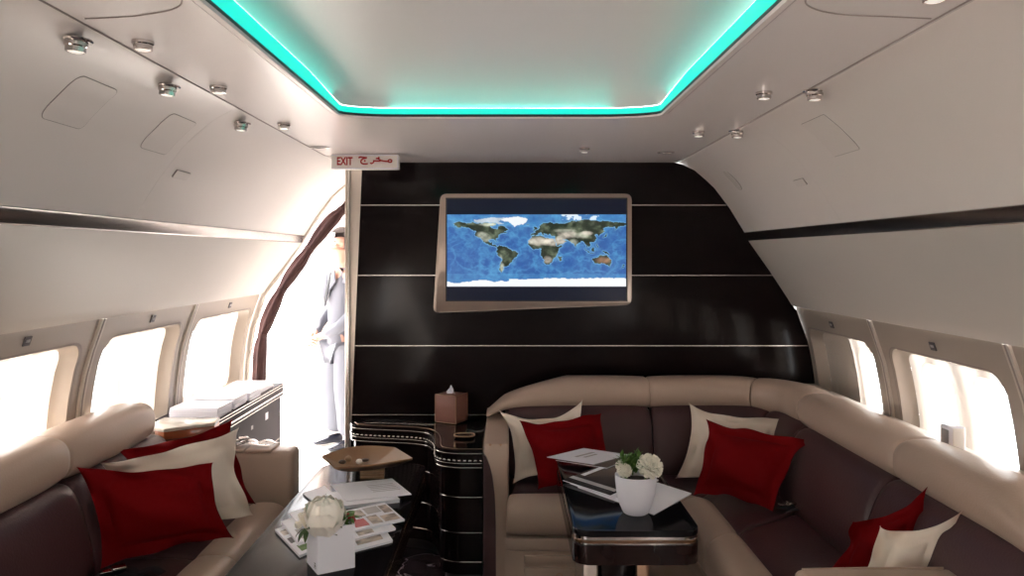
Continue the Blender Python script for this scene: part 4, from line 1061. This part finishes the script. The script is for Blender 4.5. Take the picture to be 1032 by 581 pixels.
# ---- the man standing in the entry
def skin_obj(name, nodes, edges, m, parent, root=0, sub=2):
    me = bpy.data.meshes.new(name); off = base_of(parent)
    me.from_pydata([Vector(n[0])-off for n in nodes], edges, [])
    o = bpy.data.objects.new(name, me); COL.objects.link(o); o.parent = parent; me.materials.append(M[m])
    sk = o.modifiers.new('Skin','SKIN'); sk.use_smooth_shade = True
    if not me.skin_vertices:
        pass
    lay = me.skin_vertices[0] if me.skin_vertices else None
    for i,n in enumerate(nodes):
        r = n[1] if isinstance(n[1],tuple) else (n[1],n[1]); lay.data[i].radius = r; lay.data[i].use_root = (i == root)
    sb = o.modifiers.new('Sub','SUBSURF'); sb.levels = sub; sb.render_levels = sub
    return o
PX, PYy = -1.385, 6.66
fa = math.atan2(-.62,-.78)           # facing to the camera's left
fw = Vector((math.cos(fa),math.sin(fa),0)); rt_ = Vector((fw.y,-fw.x,0))   # rt_: his right-hand side
def bp(f,r,z): return Vector((PX,PYy,0))+fw*f+rt_*r+Vector((0,0,z))
pn = thing('person','man in grey suit standing in bright entry with hands folded','person',(PX,PYy,0))
def skin_ready(name,nodes,edges,m,parent,root=0,sub=2):
    me = bpy.data.meshes.new(name); off = base_of(parent)
    me.from_pydata([Vector(n[0])-off for n in nodes], edges, []); o = bpy.data.objects.new(name,me); COL.objects.link(o); o.parent = parent
    me.materials.append(M[m]); bm = bmesh.new(); bm.from_mesh(me); ly = bm.verts.layers.skin.verify()
    for i,v in enumerate(bm.verts):
        r = nodes[i][1]; v[ly].radius = r if isinstance(r,tuple) else (r,r); v[ly].use_root = (i==root)
    bm.to_mesh(me); bm.free()
    sk = o.modifiers.new('Skin','SKIN'); sk.use_smooth_shade = True; sb = o.modifiers.new('Sub','SUBSURF'); sb.levels = sub; sb.render_levels = sub
    return o
# body: pelvis root, spine, neck, head, arms, legs in one mesh
nd = [(bp(0,0,.95),(.085,.085)),(bp(0,0,1.12),(.08,.08)),(bp(.01,0,1.30),(.09,.09)),(bp(0,0,1.43),(.07,.07)),(bp(.0,0,1.50),.052),(bp(.015,0,1.56),.055),
      (bp(.02,0,1.62),(.070,.080)),(bp(.015,0,1.70),(.074,.090)),(bp(.01,0,1.755),(.055,.065)),
      (bp(0,.17,1.42),.045),(bp(-.02,.23,1.16),.036),(bp(.14,.17,1.00),.030),(bp(.235,.06,.93),.028),
      (bp(0,-.17,1.42),.045),(bp(-.02,-.23,1.16),.036),(bp(.14,-.17,1.00),.030),(bp(.235,-.06,.93),.028),
      (bp(0,.09,.88),.09),(bp(.01,.10,.50),.060),(bp(-.02,.11,.10),.040),(bp(0,-.09,.88),.09),(bp(.01,-.10,.50),.060),(bp(-.02,-.11,.10),.040)]
eg = [(0,1),(1,2),(2,3),(3,4),(4,5),(5,6),(6,7),(7,8),(3,9),(9,10),(10,11),(11,12),(3,13),(13,14),(14,15),(15,16),(0,17),(17,18),(18,19),(0,20),(20,21),(21,22)]
# nose, ears (short spurs) and hands with five fingers folded over one another
def add(p,r,par): nd.append((p,r)); eg.append((par,len(nd)-1)); return len(nd)-1
add(bp(.112,0,1.655),.012,6)
for sd in (1,-1): add(bp(.0,sd*.082,1.665),(.010,.018),7)
for w_, sd in ((12,1),(16,-1)):
    pm = add(bp(.265,sd*.005,.905),(.036,.016),w_)
    for k in range(4):
        q0 = add(bp(.288+.004*k,-sd*(.035),.925-.021*k),.0095,pm); q1 = add(bp(.275,-sd*(.065-.004*abs(k-1)),.918-.021*k),.0085,q0); add(bp(.258,-sd*(.080-.005*abs(k-1)),.914-.021*k),.0075,q1)
    q0 = add(bp(.27,sd*.0,.955),.011,pm); add(bp(.275,-sd*.03,.965),.009,q0)
skin_ready('body', nd, eg, 'skin', pn)
jk = [(bp(0,0,.90),(.165,.125)),(bp(.005,0,1.08),(.15,.115)),(bp(.015,0,1.28),(.175,.125)),(bp(0,0,1.42),(.13,.09)),(bp(-.005,0,1.475),(.07,.062)),
      (bp(0,.185,1.43),.075),(bp(-.025,.245,1.16),.060),(bp(.13,.185,1.005),.050),(bp(.20,.09,.945),.042),
      (bp(0,-.185,1.43),.075),(bp(-.025,-.245,1.16),.060),(bp(.13,-.185,1.005),.050),(bp(.20,-.09,.945),.042),(bp(0,0,.80),(.175,.135))]
skin_ready('jacket', jk, [(0,1),(1,2),(2,3),(3,4),(3,5),(5,6),(6,7),(7,8),(3,9),(9,10),(10,11),(11,12),(0,13)], 'suit', pn, 1)
tr_ = [(bp(0,0,.86),(.14,.11))]
te = []
for sd in (1,-1):
    k0 = len(tr_); tr_ += [(bp(0,sd*.095,.80),.120),(bp(.012,sd*.110,.50),.118),(bp(-.01,sd*.120,.25),.112),(bp(-.01,sd*.122,.085),.115)]
    te += [(0,k0),(k0,k0+1),(k0+1,k0+2),(k0+2,k0+3)]
skin_ready('trousers', tr_, te, 'suit', pn)
for sd in (1,-1):
    sh_ = [(bp(-.06,sd*.115,.045),.045),(bp(.03,sd*.12,.045),(.045,.040)),(bp(.13,sd*.13,.032),(.045,.028)),(bp(.20,sd*.135,.024),(.030,.018))]
    skin_ready('shoe', sh_, [(0,1),(1,2),(2,3)], 'shoe', pn)
# shirt front, lapels, tie, hair, eyes, mouth
def onbody(pts, m, nm, th=.006):
    P = [bp(*q) for q in pts]; Q = [p+fw*th for p in P]; n = len(P)
    return link(nm,(P+Q,[tuple(range(n)),tuple(range(n,2*n))[::-1]]+[(i,(i+1)%n,n+(i+1)%n,n+i) for i in range(n)]),m,pn,smooth=False)
onbody([(.095,-.055,1.47),(.095,.055,1.47),(.145,0,1.18)],'shirt','shirt')
onbody([(.105,-.017,1.455),(.105,.017,1.455),(.150,.022,1.24),(.152,0,1.19),(.150,-.022,1.24)],'black','tie',.006)
for sd in (1,-1): onbody([(.095,sd*.058,1.475),(.105,sd*.10,1.38),(.143,sd*.055,1.30),(.152,0,1.17)],'suit','lapel',.010)
hv, hf = ball((0,0,0),.116,24,16,1.05); hv = [Vector(v) for v in hv]
keep = [f for f in hf if not (sum(hv[i].x for i in f)/len(f) > .03 and sum(hv[i].z for i in f)/len(f) < .072) and sum(hv[i].z for i in f)/len(f) > -.065]
link('hair', xf((hv,keep), Matrix.Translation(bp(.000,0,1.715)) @ Matrix.Rotation(fa,4,'Z') @ Matrix.Diagonal((1,.84,1,1))), 'hair', pn)
for sd in (1,-1):
    link('eye', ball(bp(.083,sd*.030,1.685),.010,10,8), 'shirt', pn); link('eyebrow', tube([bp(.092,sd*.015,1.706),bp(.088,sd*.045,1.706)],.004,6), 'hair', pn)
link('mouth', tube([bp(.092,-.020,1.612),bp(.099,0,1.612),bp(.092,.020,1.612)],.004,6), 'berry', pn)

# ------------------------------------------------------------------ light
w = bpy.data.worlds.new('daylight'); S.world = w; w.use_nodes = True
bg = w.node_tree.nodes['Background']; bg.inputs['Color'].default_value = (1,.975,.975,1); bg.inputs['Strength'].default_value = 4.5
sun = bpy.data.lights.new('sun','SUN'); sun.energy = 26; sun.color = (1,.95,.87); sun.angle = .06
so = bpy.data.objects.new('sun',sun); COL.objects.link(so); so.rotation_euler = Vector((.36,-.45,-.82)).to_track_quat('-Z','Y').to_euler()
def portal(loc_, to, sx, sy):
    l = bpy.data.lights.new('door_portal','AREA'); l.shape='RECTANGLE'; l.size=sx; l.size_y=sy; l.cycles.is_portal=True
    o = bpy.data.objects.new('door_portal',l); COL.objects.link(o); o.location=loc_; o.rotation_euler=Vector(to).to_track_quat('-Z','Y').to_euler()
portal((-1.82,6.22,1.0),(1,0,0),1.85,2.0)

# ------------------------------------------------------------------ camera
cam = bpy.data.cameras.new('camera'); co = bpy.data.objects.new('camera',cam); COL.objects.link(co)
co.location = (0,0,H); co.rotation_euler = (PI/2,0,0); cam.sensor_fit = 'HORIZONTAL'; cam.sensor_width = 36; cam.lens = F/1032*36
cam.shift_x = (516-CX)/1032; cam.shift_y = -(290.5-CY)/1032; cam.clip_start = .02
S.camera = co
S.view_settings.view_transform = 'Standard'; S.view_settings.look = 'None'; S.view_settings.gamma = 1; S.view_settings.use_curve_mapping = False
S.view_settings.exposure = 0.76
S.cycles.max_bounces = 10; S.cycles.diffuse_bounces = 6; S.cycles.glossy_bounces = 5; S.cycles.transmission_bounces = 6; S.cycles.transparent_max_bounces = 10
S.cycles.sample_clamp_indirect = 6; S.cycles.use_denoising = True; S.cycles.caustics_reflective = False; S.cycles.caustics_refractive = False
